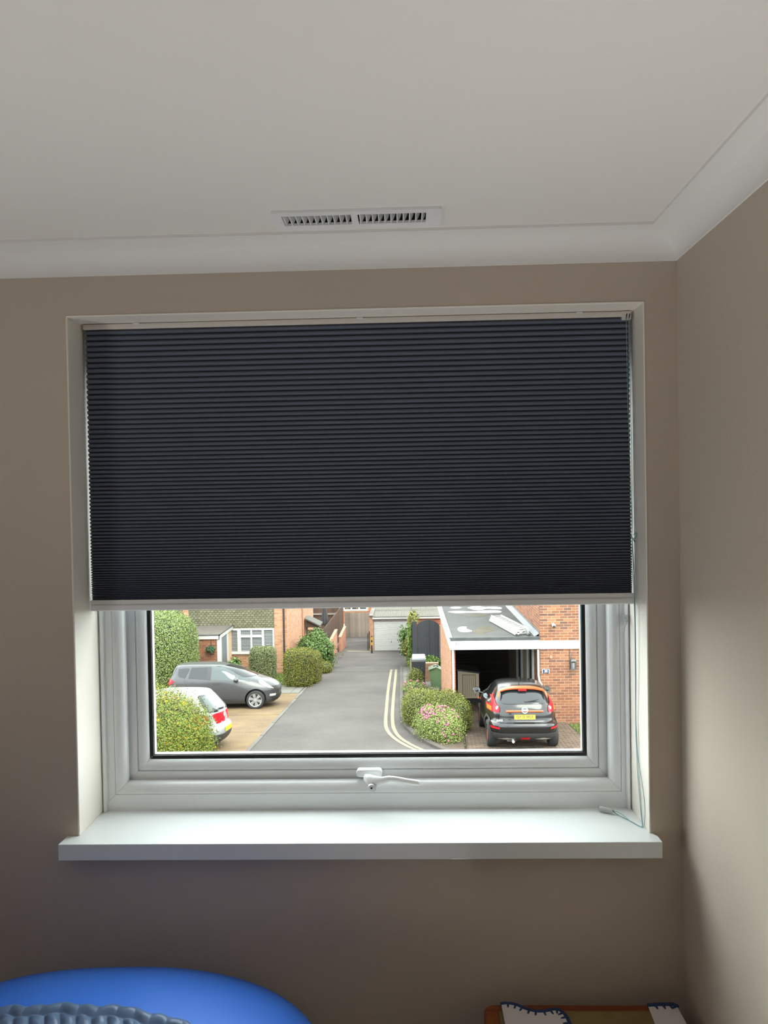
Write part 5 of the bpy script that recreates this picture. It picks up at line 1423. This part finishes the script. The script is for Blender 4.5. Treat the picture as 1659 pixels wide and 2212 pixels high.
# ------------------------------------------------------------------ cars
SLOPE = Matrix.Rotation(-math.atan(.105), 4, 'X')
def catmull(rows, n):
    out = []
    for i in range(len(rows) - 1):
        p0, p1, p2, p3 = [np.array(rows[j]) for j in (max(i - 1, 0), i, i + 1, min(i + 2, len(rows) - 1))]
        for k in range(n):
            t = k / n
            out.append(0.5 * ((2 * p1) + (p2 - p0) * t + (2 * p0 - 5 * p1 + 4 * p2 - p3) * t * t + (3 * p1 - p0 - 3 * p2 + p3) * t ** 3))
    out.append(np.array(rows[-1]))
    return out
class Car:
    def __init__(s, name, label, loc, heading, slices, paint, wheels, tyre_r, tyre_w, track, p=4.5, seg=72):
        s.mw = Matrix.Translation(Vector(loc)) @ SLOPE @ Matrix.Rotation(heading, 4, 'Z')
        s.root = thing(name, label, 'car', mw=s.mw)
        rows = []
        for (z, xr, xf, w, pf, pr) in catmull(slices, 5):
            cx, hx = (xr + xf) / 2, (xf - xr) / 2
            ring = []
            for k in range(seg):
                a = 2 * math.pi * k / seg
                c, d = math.cos(a), math.sin(a)
                pp = pf if c > 0 else pr
                q = (abs(c) ** pp + abs(d) ** pp) ** (-1 / pp)
                ring.append((cx + hx * q * c, w * q * d, z))
            rows.append(ring)
        V = [v for r_ in rows for v in r_]; n = seg; F = []
        for i in range(len(rows) - 1):
            for k in range(n):
                F.append((i * n + k, i * n + (k + 1) % n, (i + 1) * n + (k + 1) % n, (i + 1) * n + k))
        F.append(tuple(range(n))[::-1]); F.append(tuple(range((len(rows) - 1) * n, len(rows) * n)))
        s.bvh = BVHTree.FromPolygons([Vector(v) for v in V], F)
        body = MB().add(V, F).build('body', [paint, M['black']], s.root, local=True)
        cut = MB()
        for x in wheels:
            for sg in (-1, 1):
                ya, yb = sorted((sg * (track - tyre_w - .06), sg * (track + .5)))
                cut.lathe([(tyre_r + .055, ya), (tyre_r + .055, yb)], 28, 'y', (x, 0, tyre_r + .01), 1)
        co = cut.build('cut', [paint, M['black']], None, local=True)
        co.matrix_world = s.mw
        md = body.modifiers.new('b', 'BOOLEAN'); md.operation = 'DIFFERENCE'; md.object = co; md.solver = 'EXACT'
        dg = bpy.context.evaluated_depsgraph_get(); dg.update()
        me = bpy.data.meshes.new_from_object(body.evaluated_get(dg))
        body.modifiers.clear(); old = body.data; body.data = me; me.name = 'body'
        bpy.data.objects.remove(co); bpy.data.meshes.remove(old)
        me.polygons.foreach_set('use_smooth', [True] * len(me.polygons)); me.set_sharp_from_angle(angle=R(48))
        s.body = body; s.tr = tyre_r; s.tw = tyre_w; s.track = track
    def wheel(s, x, sg, rim_mat, spokes=10, rim_r=.68, nm='wheel', twin=False):
        c = Vector((x, sg * s.track, s.tr)); r_ = s.tr; w = s.tw / 2
        b = MB(); b.lathe([(r_ * rim_r, -w), (r_ * .93, -w), (r_, -w * .7), (r_, w * .7), (r_ * .93, w), (r_ * rim_r, w), (r_ * rim_r * .97, 0)], 36, 'y', c, cap=False)
        t = b.build('tyre', M['tyre'], s.root, smooth=40, local=True)
        rm = MB(); yo = sg * w * .72
        rm.lathe([(r_ * rim_r, yo), (r_ * rim_r, yo + sg * .012), (r_ * rim_r * .9, yo + sg * .006), (r_ * rim_r * .9, yo - sg * .05)], 36, 'y', c, cap=False)
        for k in range(spokes):
            a = 2 * math.pi * k / spokes + (.16 if (twin and k % 2) else (-.16 if twin else 0))
            d = Vector((math.cos(a), 0, math.sin(a))); n_ = Vector((-math.sin(a), 0, math.cos(a)))
            p0, p1 = c + d * r_ * .10, c + d * r_ * rim_r * .95
            y0, y1 = Vector((0, yo, 0)), Vector((0, yo - sg * .03, 0)); w0, w1 = .022, .030
            rm.hexa([p0 - n_ * w0 + y1, p0 + n_ * w0 + y1, p1 + n_ * w1 + y1, p1 - n_ * w1 + y1], [p0 - n_ * w0 + y0, p0 + n_ * w0 + y0, p1 + n_ * w1 + y0, p1 - n_ * w1 + y0])
        rm.lathe([(.0, yo + sg * .006), (r_ * .17, yo + sg * .004), (r_ * .17, yo - sg * .03)], 18, 'y', c, cap=False)
        rm.build('rim', rim_mat, t, smooth=40, local=True)
        MB().lathe([(.0, yo - sg * .045), (r_ * rim_r * .93, yo - sg * .045)], 24, 'y', c, cap=False).build('brake_disc', M['black'], t, local=True)
    def decal(s, name, poly, axis, m, parent=None, eps=.006, res=.05, local_thick=0.0):
        """a panel that lies on the body: polygon in two coordinates, projected on to the body along the third"""
        P2 = []
        for i, p in enumerate(poly):
            q = poly[(i + 1) % len(poly)]; L = math.dist(p, q); k = max(1, int(L / res))
            P2 += [(p[0] + (q[0] - p[0]) * t / k, p[1] + (q[1] - p[1]) * t / k) for t in range(k)]
        nb = len(P2)
        xs_, ys_ = [p[0] for p in P2], [p[1] for p in P2]
        inner = []
        x = min(xs_) + res / 2
        while x < max(xs_):
            y = min(ys_) + res / 2
            while y < max(ys_):
                ins = False; j = nb - 1
                for i in range(nb):
                    if (P2[i][1] > y) != (P2[j][1] > y) and x < (P2[j][0] - P2[i][0]) * (y - P2[i][1]) / (P2[j][1] - P2[i][1]) + P2[i][0]: ins = not ins
                    j = i
                if ins and min(math.dist((x, y), q) for q in P2) > res * .35: inner.append((x, y))
                y += res
            x += res
        vs_, es, fs, *_ = geometry.delaunay_2d_cdt([Vector(p) for p in P2 + inner], [], [list(range(nb))], 1, 1e-5)
        out = []
        for v in vs_:
            o, d = {'+y': ((v[0], 3, v[1]), (0, -1, 0)), '-y': ((v[0], -3, v[1]), (0, 1, 0)), '-x': ((-6, v[0], v[1]), (1, 0, 0)), '+x': ((6, v[0], v[1]), (-1, 0, 0)), '+z': ((v[0], v[1], 4), (0, 0, -1))}[axis]
            h = s.bvh.ray_cast(Vector(o), Vector(d))
            if h[0] is None:
                nn = s.bvh.find_nearest(Vector(o) + Vector(d) * (3 if 'y' in axis else 4)); h = nn
            out.append(h[0] + (h[1] * eps if h[1].dot(Vector(d)) < 0 else -h[1] * eps))
        ob = MB().add(out, [tuple(f) for f in fs]).build(name, m, parent or s.root, smooth=180, local=True, fixn=False)
        return ob
    def both(s, name, poly, m, **k):
        for ax in ('+y', '-y'): s.decal(name, poly, ax, m, **k)
    def mirror(s, x, z, y, m, sz=(.075, .10, .075), face=-1, gm=None):
        for sg in (-1, 1):
            c = Vector((x, sg * y, z))
            b = MB(); rows = []
            for i in range(9):
                th = math.pi * i / 8
                rows.append([(c.x + sz[0] * math.cos(th) * 1.0, c.y + sz[1] * math.sin(th) * math.cos(ph), c.z + sz[2] * math.sin(th) * math.sin(ph)) for ph in np.linspace(0, 2 * math.pi, 17)])
            b.grid(rows)
            b.tube([(c.x, c.y - sg * sz[1] * .6, c.z - sz[2] * .6), (c.x + .02, c.y - sg * (sz[1] + .08), c.z - sz[2] * .9)], .025, n=8)
            o = b.build('mirror', m, s.root, smooth=60, local=True)
            if gm:
                MB().lathe([(.0, 0), (sz[1] * .82, 0)], 20, 'x', (c.x - sz[0] * .93, c.y, c.z), cap=False).build('mirror_glass', gm, o, local=True)

def plate(car, x, y, z, w, h, txt, m, nrm='-x', yaw=0, tilt=0):
    """number plate on the back of the car"""
    mw = car.mw @ Matrix.Translation((x, y, z)) @ Matrix.Rotation(yaw, 4, 'Z') @ Matrix.Rotation(tilt, 4, 'Y')
    b = MB(); b.box(-.012, 0, -w / 2, w / 2, -h / 2, h / 2)
    b.v = [tuple(car.mw.inverted() @ (mw @ Vector(p))) for p in b.v]
    o = b.build('number_plate', m, car.root, local=True)
    if txt:
        tm = mw @ Matrix.Translation((-.0135, 0, 0)) @ Matrix.Rotation(R(-90), 4, 'Z') @ Matrix.Rotation(R(90), 4, 'X')
        text_mesh('plate_text', txt, h * .82, M['ink'], o, tm @ Matrix.Scale(w / (h * 4.75), 4, (1, 0, 0)), depth=.001, bold=.0015)
    return o

# black crossover with orange trim (seen from behind)
jx, jy = 2.90, 20.22
ju = Car('parked_car', 'black car with orange trim parked facing the carport', (jx, jy, gz(jy)), R(89.0),
         [(.24, -1.80, 1.85, .78, 4, 5), (.34, -1.98, 1.96, .85, 3.6, 5), (.46, -2.05, 2.02, .885, 3.4, 5.2), (.60, -2.07, 2.05, .90, 3.2, 5.2), (.68, -2.05, 2.05, .895, 3.2, 5), (.74, -1.97, 2.03, .89, 3.2, 4.4), (.90, -1.955, 1.95, .885, 3.2, 4.2), (1.02, -1.93, 1.72, .865, 3, 4), (1.12, -1.88, 1.30, .82, 3, 4), (1.22, -1.80, .92, .745, 3, 4.2), (1.36, -1.66, .62, .675, 3, 4.2), (1.47, -1.54, .30, .615, 3, 4.2), (1.535, -1.42, .05, .53, 3, 4), (1.565, -1.15, -.25, .34, 3, 3.6)],
         M['paint_black'], (-1.265, 1.265), .335, .225, .775)
for x in (-1.265, 1.265):
    for sg in (-1, 1): ju.wheel(x, sg, M['orange'], 10)
ju.decal('rear_window', [(-.57, 1.175), (-.50, 1.14), (.50, 1.14), (.57, 1.175), (.50, 1.44), (.46, 1.475), (-.46, 1.475), (-.50, 1.44)], '-x', M['car_glass'], eps=.010)
ju.both('side_window', [(-1.50, 1.20), (-.55, 1.13), (-.55, 1.40), (-.95, 1.42), (-1.35, 1.36)], M['car_glass'])
ju.both('side_window', [(-.48, 1.125), (.55, 1.10), (.28, 1.33), (.0, 1.41), (-.48, 1.42)], M['car_glass'])
ju.decal('windscreen', [(-.60, 1.16), (.60, 1.16), (.50, 1.44), (-.50, 1.44)], '+x', M['car_glass'], eps=.008)
# spoiler
b = MB(); rows = []
for (dx, dz, wk) in ((.10, .035, .96), (-.06, .030, 1.0), (-.13, .008, 1.0), (-.125, -.022, 1.0), (-.03, -.012, .98)):
    row = []
    for t in np.linspace(-1, 1, 21):
        y = .575 * t * wk; cr = 1 - abs(t) ** 3.2
        row.append((-1.53 + dx + .05 * abs(t) ** 2, y, 1.415 + dz + .085 * cr))
    rows.append(row)
rows.append(rows[0]); b.grid(rows)
b.build('roof_spoiler', M['orange'], ju.root, smooth=40, local=True)
for sg in (-1, 1):
    b = MB(); b.tube([(-1.60, sg * .575, 1.41), (-1.67, sg * .60, 1.34), (-1.715, sg * .615, 1.27)], [(.03, .03), (.03, .022), (.006, .006)], n=8); b.build('spoiler_end', M['orange'], ju.root, smooth=60, local=True)
MB().box(-1.67, -1.655, -.105, .105, 1.435, 1.468).build('brake_light', M['lamp_red'], ju.root, bevel=.004, local=True)
MB().tube([(-1.25, .03, 1.555), (-1.38, .03, 1.75)], .008, n=6).build('aerial', M['black'], ju.root, local=True)
for sg in (-1, 1):
    f = lambda pts: [(sg * y, z) for y, z in pts][:: sg]
    tl = ju.decal('tail_lamp', f([(.845, 1.055), (.855, .94), (.70, .925), (.61, .935), (.585, 1.0), (.605, 1.08), (.66, 1.13), (.685, 1.27), (.665, 1.33), (.735, 1.235), (.755, 1.11)]), '-x', M['lamp_red'], eps=.014, res=.03)
    ju.decal('indicator', f([(.835, 1.045), (.845, .955), (.76, .95), (.76, 1.045)]), '-x', M['lamp_amber'], parent=tl, eps=.020, res=.03)
    h = ju.bvh.ray_cast(Vector((-6, sg * .645, 1.035)), Vector((1, 0, 0)))[0]
    MB().lathe([(.0, -.026), (.040, -.024), (.048, -.016), (.048, .02)], 16, 'x', h).build('reversing_lamp', M['lamp_clear'], tl, smooth=40, local=True)
    ju.decal('reflector', f([(.62, .56), (.82, .565), (.82, .615), (.62, .60)]), '-x', M['lamp_red'], eps=.010, res=.03)
# boot trim bar, badge, plate, bumper cladding
MB().tube([(-1.985, -.46, .985), (-2.0, -.2, .99), (-2.0, .2, .99), (-1.985, .46, .985)], [(.02, .026)] * 4, n=10).build('boot_trim', M['orange'], ju.root, smooth=60, local=True)
bd = MB(); bd.lathe([(.058, -.012), (.073, -.016), (.080, -.006), (.080, .015)], 24, 'x', (-2.015, .0, 1.015), cap=False)
bd = bd.build('emblem_ring', M['lamp_clear'], ju.root, smooth=40, local=True)
MB().lathe([(.0, -.002), (.062, -.002)], 20, 'x', (-2.015, 0, 1.015), cap=False).build('emblem_field', M['bin_lid'], bd, local=True)
MB().box(-2.035, -2.01, -.082, .082, .998, 1.032).build('emblem_bar', M['chrome'], bd, local=True, bevel=.004)
plate(ju, -1.972, 0, .845, .52, .111, 'GY13 WLF', M['plate'], tilt=R(6))
for sg in (-1, 1):
    pass
text_mesh('boot_lettering', 'JUKE', .055, M['white'], ju.root, ju.mw @ Matrix.Translation((-1.972, .62, .765)) @ Matrix.Rotation(R(-90), 4, 'Z') @ Matrix.Rotation(R(90), 4, 'X') @ Matrix.Scale(1.3, 4, (1, 0, 0)), depth=.004, bold=.001)
ju.decal('bumper_cladding', [(-.86, .26), (.86, .26), (.875, .47), (-.875, .47)], '-x', M['cladding'], eps=.012)
for sg in (-1, 1):
    ju.decal('bumper_insert', [(sg * .22, .325), (sg * .45, .30), (sg * .68, .315), (sg * .45, .36)][:: sg], '-x', M['chrome'], eps=.016, res=.04)
ju.decal('fog_lamp', [(-.105, .31), (.105, .31), (.105, .37), (-.105, .37)], '-x', M['lamp_red'], eps=.02, res=.04)
ju.both('arch_cladding', [(-1.265 + .475 * math.cos(a), .345 + .475 * math.sin(a)) for a in np.linspace(math.pi * .97, math.pi * .03, 20)] + [(-1.265 + .392 * math.cos(a), .345 + .392 * math.sin(a)) for a in np.linspace(math.pi * .03, math.pi * .97, 20)], M['cladding'], eps=.012)
ju.both('arch_cladding', [(1.265 + .475 * math.cos(a), .345 + .475 * math.sin(a)) for a in np.linspace(math.pi * .97, math.pi * .03, 20)] + [(1.265 + .392 * math.cos(a), .345 + .392 * math.sin(a)) for a in np.linspace(math.pi * .03, math.pi * .97, 20)], M['cladding'], eps=.012)
ju.both('sill_cladding', [(-.86, .27), (.86, .27), (.83, .42), (-.84, .42)], M['cladding'], eps=.010)
ju.mirror(.62, 1.13, .985, M['paint_black'], (.09, .115, .095), gm=M['mirror_glass'])
for sg in (-1, 1):
    MB().tube([(.95, sg * .905, .86), (1.0, sg * .905, .86)], .03, n=8).build('side_repeater', M['orange'], ju.root, local=True)
MB().tube([(-1.80, .30, .30), (-2.0, .30, .25)], .035, n=12).build('exhaust', M['chrome'], ju.root, smooth=60, local=True)
MB().box(-1.85, -1.55, .2, .45, .22, .36).build('silencer', M['alloy'], ju.root, local=True, bevel=.04)
b = MB(); hh = ju.bvh.ray_cast(Vector((-6, -.02, 1.21)), Vector((1, 0, 0)))[0]
b.tube([hh + Vector((-.03, 0, -.02)), hh + Vector((-.03, -.18, .01)), hh + Vector((-.02, -.36, .045))], [(.014, .030), (.012, .024), (.005, .008)], n=8); b.build('wiper', M['black'], ju.root, local=True)
ju.both('door_handle', [(-.40, .97), (-.22, .97), (-.22, 1.0), (-.40, 1.0)], M['paint_black'], eps=.025, res=.04)

# grey hatchback, nose to the road
kx, ky = -6.33, 25.40
ja = Car('parked_car', 'dark grey hatchback parked side-on in front of the tall hedge', (kx, ky, gz(ky)), R(3),
         [(.18, -1.76, 1.72, .76, 4, 5), (.30, -1.87, 1.86, .825, 3.2, 5), (.48, -1.92, 1.90, .845, 3, 5), (.62, -1.92, 1.90, .847, 3, 5), (.74, -1.89, 1.84, .845, 2.8, 4.6), (.86, -1.88, 1.66, .84, 2.6, 4.5), (.95, -1.87, 1.42, .83, 2.6, 4.4), (1.04, -1.84, 1.14, .805, 2.6, 4.4), (1.18, -1.78, .82, .745, 2.8, 4.4), (1.32, -1.72, .50, .69, 2.8, 4.4), (1.41, -1.66, .16, .63, 2.8, 4.4), (1.462, -1.56, -.10, .55, 2.8, 4.2), (1.485, -1.30, -.45, .38, 2.8, 3.6)],
         M['paint_grey'], (-1.32, 1.13), .30, .19, .745)
for x in (-1.32, 1.13):
    for sg in (-1, 1): ja.wheel(x, sg, M['alloy'], 12, .74, twin=True)
ja.both('side_window', [(-1.50, 1.15), (-1.44, 1.09), (-1.24, 1.05), (-1.10, 1.35), (-1.16, 1.375), (-1.48, 1.35)], M['car_glass'], res=.04)
ja.both('side_window', [(-1.13, 1.045), (-.50, 1.00), (-.50, 1.395), (-1.04, 1.385)], M['car_glass'], res=.04)
ja.both('side_window', [(-.36, .99), (.50, .93), (.46, 1.16), (.30, 1.29), (.05, 1.375), (-.36, 1.395)], M['car_glass_sheen'], res=.04)
ja.both('side_window', [(.56, .925), (.92, .90), (.90, .945), (.55, 1.14)], M['car_glass_sheen'], res=.03)
ja.both('window_pillar', [(-.49, .99), (-.37, .985), (-.37, 1.40), (-.49, 1.40)], M['black'], eps=.005)
ja.decal('windscreen', [(-.66, 1.05), (.66, 1.05), (.56, 1.42), (-.56, 1.42)], '+x', M['car_glass'], eps=.008)
ja.decal('rear_window', [(-.60, 1.02), (.60, 1.02), (.54, 1.40), (-.54, 1.40)], '-x', M['car_glass'], eps=.008)
ja.both('headlamp', [(1.20, .93), (1.34, .90), (1.60, .73), (1.72, .64), (1.54, .68), (1.34, .77), (1.24, .84)], M['lamp_clear'], res=.03, eps=.010)
ja.both('tail_lamp', [(-1.855, .78), (-1.60, .92), (-1.68, .985), (-1.84, 1.04)], M['lamp_red'], res=.03, eps=.010)
ja.decal('grille', [(-.5, .60), (.5, .60), (.55, .72), (-.55, .72)], '+x', M['black'], eps=.012)
ja.decal('bumper_grille', [(-.55, .24), (.55, .24), (.6, .42), (-.6, .42)], '+x', M['black'], eps=.012)
ja.both('fog_lamp', [(1.58, .40), (1.76, .40), (1.78, .47), (1.60, .47)], M['lamp_clear'], res=.03, eps=.012)
ja.both('door_handle', [(-1.16, .905), (-.96, .90), (-.96, .935), (-1.16, .94)], M['paint_grey'], eps=.028, res=.04)
ja.both('door_handle', [(-.26, .865), (-.06, .86), (-.06, .895), (-.26, .90)], M['paint_grey'], eps=.028, res=.04)
def seam(car, pts, ax_list=('+y', '-y')):
    for ax in ax_list:
        L, Rr = strip([(x, z) for x, z in pts], .008)
        car.decal('door_gap', [(p.x, p.y) for p in L] + [(p.x, p.y) for p in Rr[::-1]], ax, M['black'], eps=.003, res=.06)
seam(ja, [(-.43, .99), (-.42, .6), (-.44, .30)]); seam(ja, [(.66, .90), (.68, .6), (.60, .30)]); seam(ja, [(-1.25, 1.03), (-1.18, .75), (-.92, .52), (-.86, .30)])
seam(ja, [(1.15, 1.0), (1.20, .93), (1.30, .90)])
ja.both('door_moulding', [(-.72, .37), (.52, .33), (.50, .36), (-.72, .41)], M['paint_grey'], eps=.022, res=.05)
ja.mirror(.50, .985, .93, M['paint_grey'], (.085, .11, .075))

# silver hatchback behind the flowering bush, tail to the road
gx, gy = -6.80, 19.12
go = Car('parked_car', 'silver hatchback half hidden behind the yellow-flowered bush', (gx, gy, gz(gy)), R(180 - 4),
         [(.20, -1.95, 1.92, .78, 4, 4.5), (.32, -2.06, 2.02, .85, 3.2, 4), (.48, -2.11, 2.08, .875, 3, 3.8), (.60, -2.10, 2.08, .88, 3, 3.6), (.68, -2.02, 2.06, .88, 3, 3.6), (.82, -2.0, 1.95, .878, 2.8, 3.4), (.94, -1.985, 1.55, .865, 2.6, 3.4), (1.04, -1.93, 1.10, .83, 2.6, 3.6), (1.18, -1.80, .75, .76, 2.8, 3.8), (1.32, -1.66, .42, .70, 2.8, 4), (1.41, -1.57, .12, .65, 2.8, 4), (1.465, -1.48, -.15, .57, 2.8, 4), (1.49, -1.2, -.45, .40, 2.8, 3.6)],
         M['paint_silver'], (-1.29, 1.29), .315, .20, .765)
for x in (-1.29, 1.29):
    for sg in (-1, 1): go.wheel(x, sg, M['alloy'], 5, .66)
go.decal('rear_window', [(-.66, 1.03), (-.60, .985), (.60, .985), (.66, 1.03), (.55, 1.38), (.50, 1.405), (-.50, 1.405), (-.55, 1.38)], '-x', M['car_glass'], eps=.008)
go.decal('rear_window_glass', [(-.59, 1.05), (-.54, 1.02), (.54, 1.02), (.59, 1.05), (.50, 1.36), (-.50, 1.36)], '-x', M['car_glass_sheen'], eps=.012)
for sg in (-1, 1):
    f = lambda pts: [(sg * y, z) for y, z in pts][:: sg]
    tl = go.decal('tail_lamp', f([(.868, .70), (.874, .95), (.74, .97), (.66, .94), (.62, .82), (.68, .72)]), '-x', M['lamp_red'], eps=.012, res=.03)
    go.decal('lamp_lens', f([(.76, .85), (.70, .87), (.655, .84), (.67, .79), (.74, .79)]), '-x', M['lamp_clear'], parent=tl, eps=.017, res=.03)
go.both('tail_lamp', [(-2.03, .70), (-2.0, .95), (-1.91, .955), (-1.86, .93), (-1.95, .70)], M['lamp_red'], eps=.010, res=.03)
go.decal('bumper_lower', [(-.86, .21), (.86, .21), (.87, .44), (-.87, .44)], '-x', M['cladding'], eps=.010)
go.both('bumper_lower', [(-1.98, .21), (-1.70, .21), (-1.70, .38), (-2.06, .44)], M['cladding'], eps=.008)
go.both('side_window', [(-1.46, 1.02), (-.48, 1.0), (-.48, 1.36), (-1.0, 1.355), (-1.28, 1.30)], M['car_glass'])
go.both('side_window', [(-.38, 1.0), (.78, .96), (.42, 1.2), (.0, 1.36), (-.38, 1.37)], M['car_glass'])
go.decal('windscreen', [(-.66, 1.08), (.66, 1.08), (.56, 1.40), (-.56, 1.40)], '+x', M['car_glass'], eps=.008)
plate(go, -2.115, -.0, .53, .52, .111, '', M['plate'], tilt=0)
b = MB(); hh = go.bvh.ray_cast(Vector((-6, -.02, 1.03)), Vector((1, 0, 0)))[0]
b.tube([hh + Vector((-.03, 0, 0)), hh + Vector((-.03, .2, .02)), hh + Vector((-.02, .42, .05))], [(.012, .026), (.010, .02), (.005, .006)], n=8); b.build('wiper', M['black'], go.root, local=True)
MB().lathe([(.0, -.012), (.05, -.010), (.055, 0), (.055, .03)], 18, 'x', (-2.005, 0, .86)).build('emblem', M['chrome'], go.root, smooth=40, local=True)
go.mirror(.60, 1.02, .97, M['paint_silver'], (.085, .11, .075))

# ------------------------------------------------------------------ outdoor colours, scaled to offset a sky brightened for the room
OUT = {k: 0.21 for k in ('kerb', 'edging', 'soil', 'slab', 'cobble', 'felt_edge', 'water', 'porch_felt', 'asbestos', 'shed_roof')}
OUT.update({'yellow_line': .34, 'paver': .32, 'sand': .34, 'turf': .4, 'blade': .45, 'moss': .21, 'lead': .28, 'bin_lid': .3, 'green_lid': .36, 'green_box': .9, 'alu': 1.7, 'white': .7})
OUT.update({k: .6 for k in ('brick_pale', 'brick_red', 'mortar_pale', 'salmon', 'tile', 'fence_grey', 'fence_brown', 'gate', 'garage_white', 'white_wood', 'lintel', 'paint_grey', 'orange', 'plate', 'lamp_red', 'lamp_clear', 'slat_white', 'grey_door', 'alloy', 'petal_pink', 'petal_yellow', 'safety', 'navy', 'cladding', 'tyre', 'car_glass_sheen', 'charcoal_cloth', 'mirror_glass')})
OUT.update({'brick_one': .46, 'brick': .46, 'mortar': .8, 'lamp_red': .8})
OUT.update({k: .60 for k in M if k.startswith('leaf')})
OUT['leaf_hedge'] = .72
OUT['leaf_yellow'] = .54
def tone(m, k):
    for nd in m.node_tree.nodes:
        if nd.type == 'VALTORGB':
            for e in nd.color_ramp.elements: e.color = (*(c * k for c in e.color[:3]), 1)
        elif nd.type == 'BSDF_PRINCIPLED' and not nd.inputs['Base Color'].is_linked:
            c = nd.inputs['Base Color'].default_value; nd.inputs['Base Color'].default_value = (c[0] * k, c[1] * k, c[2] * k, 1)
for k, v in OUT.items(): tone(M[k], v * .90)
bpy.context.view_layer.update()
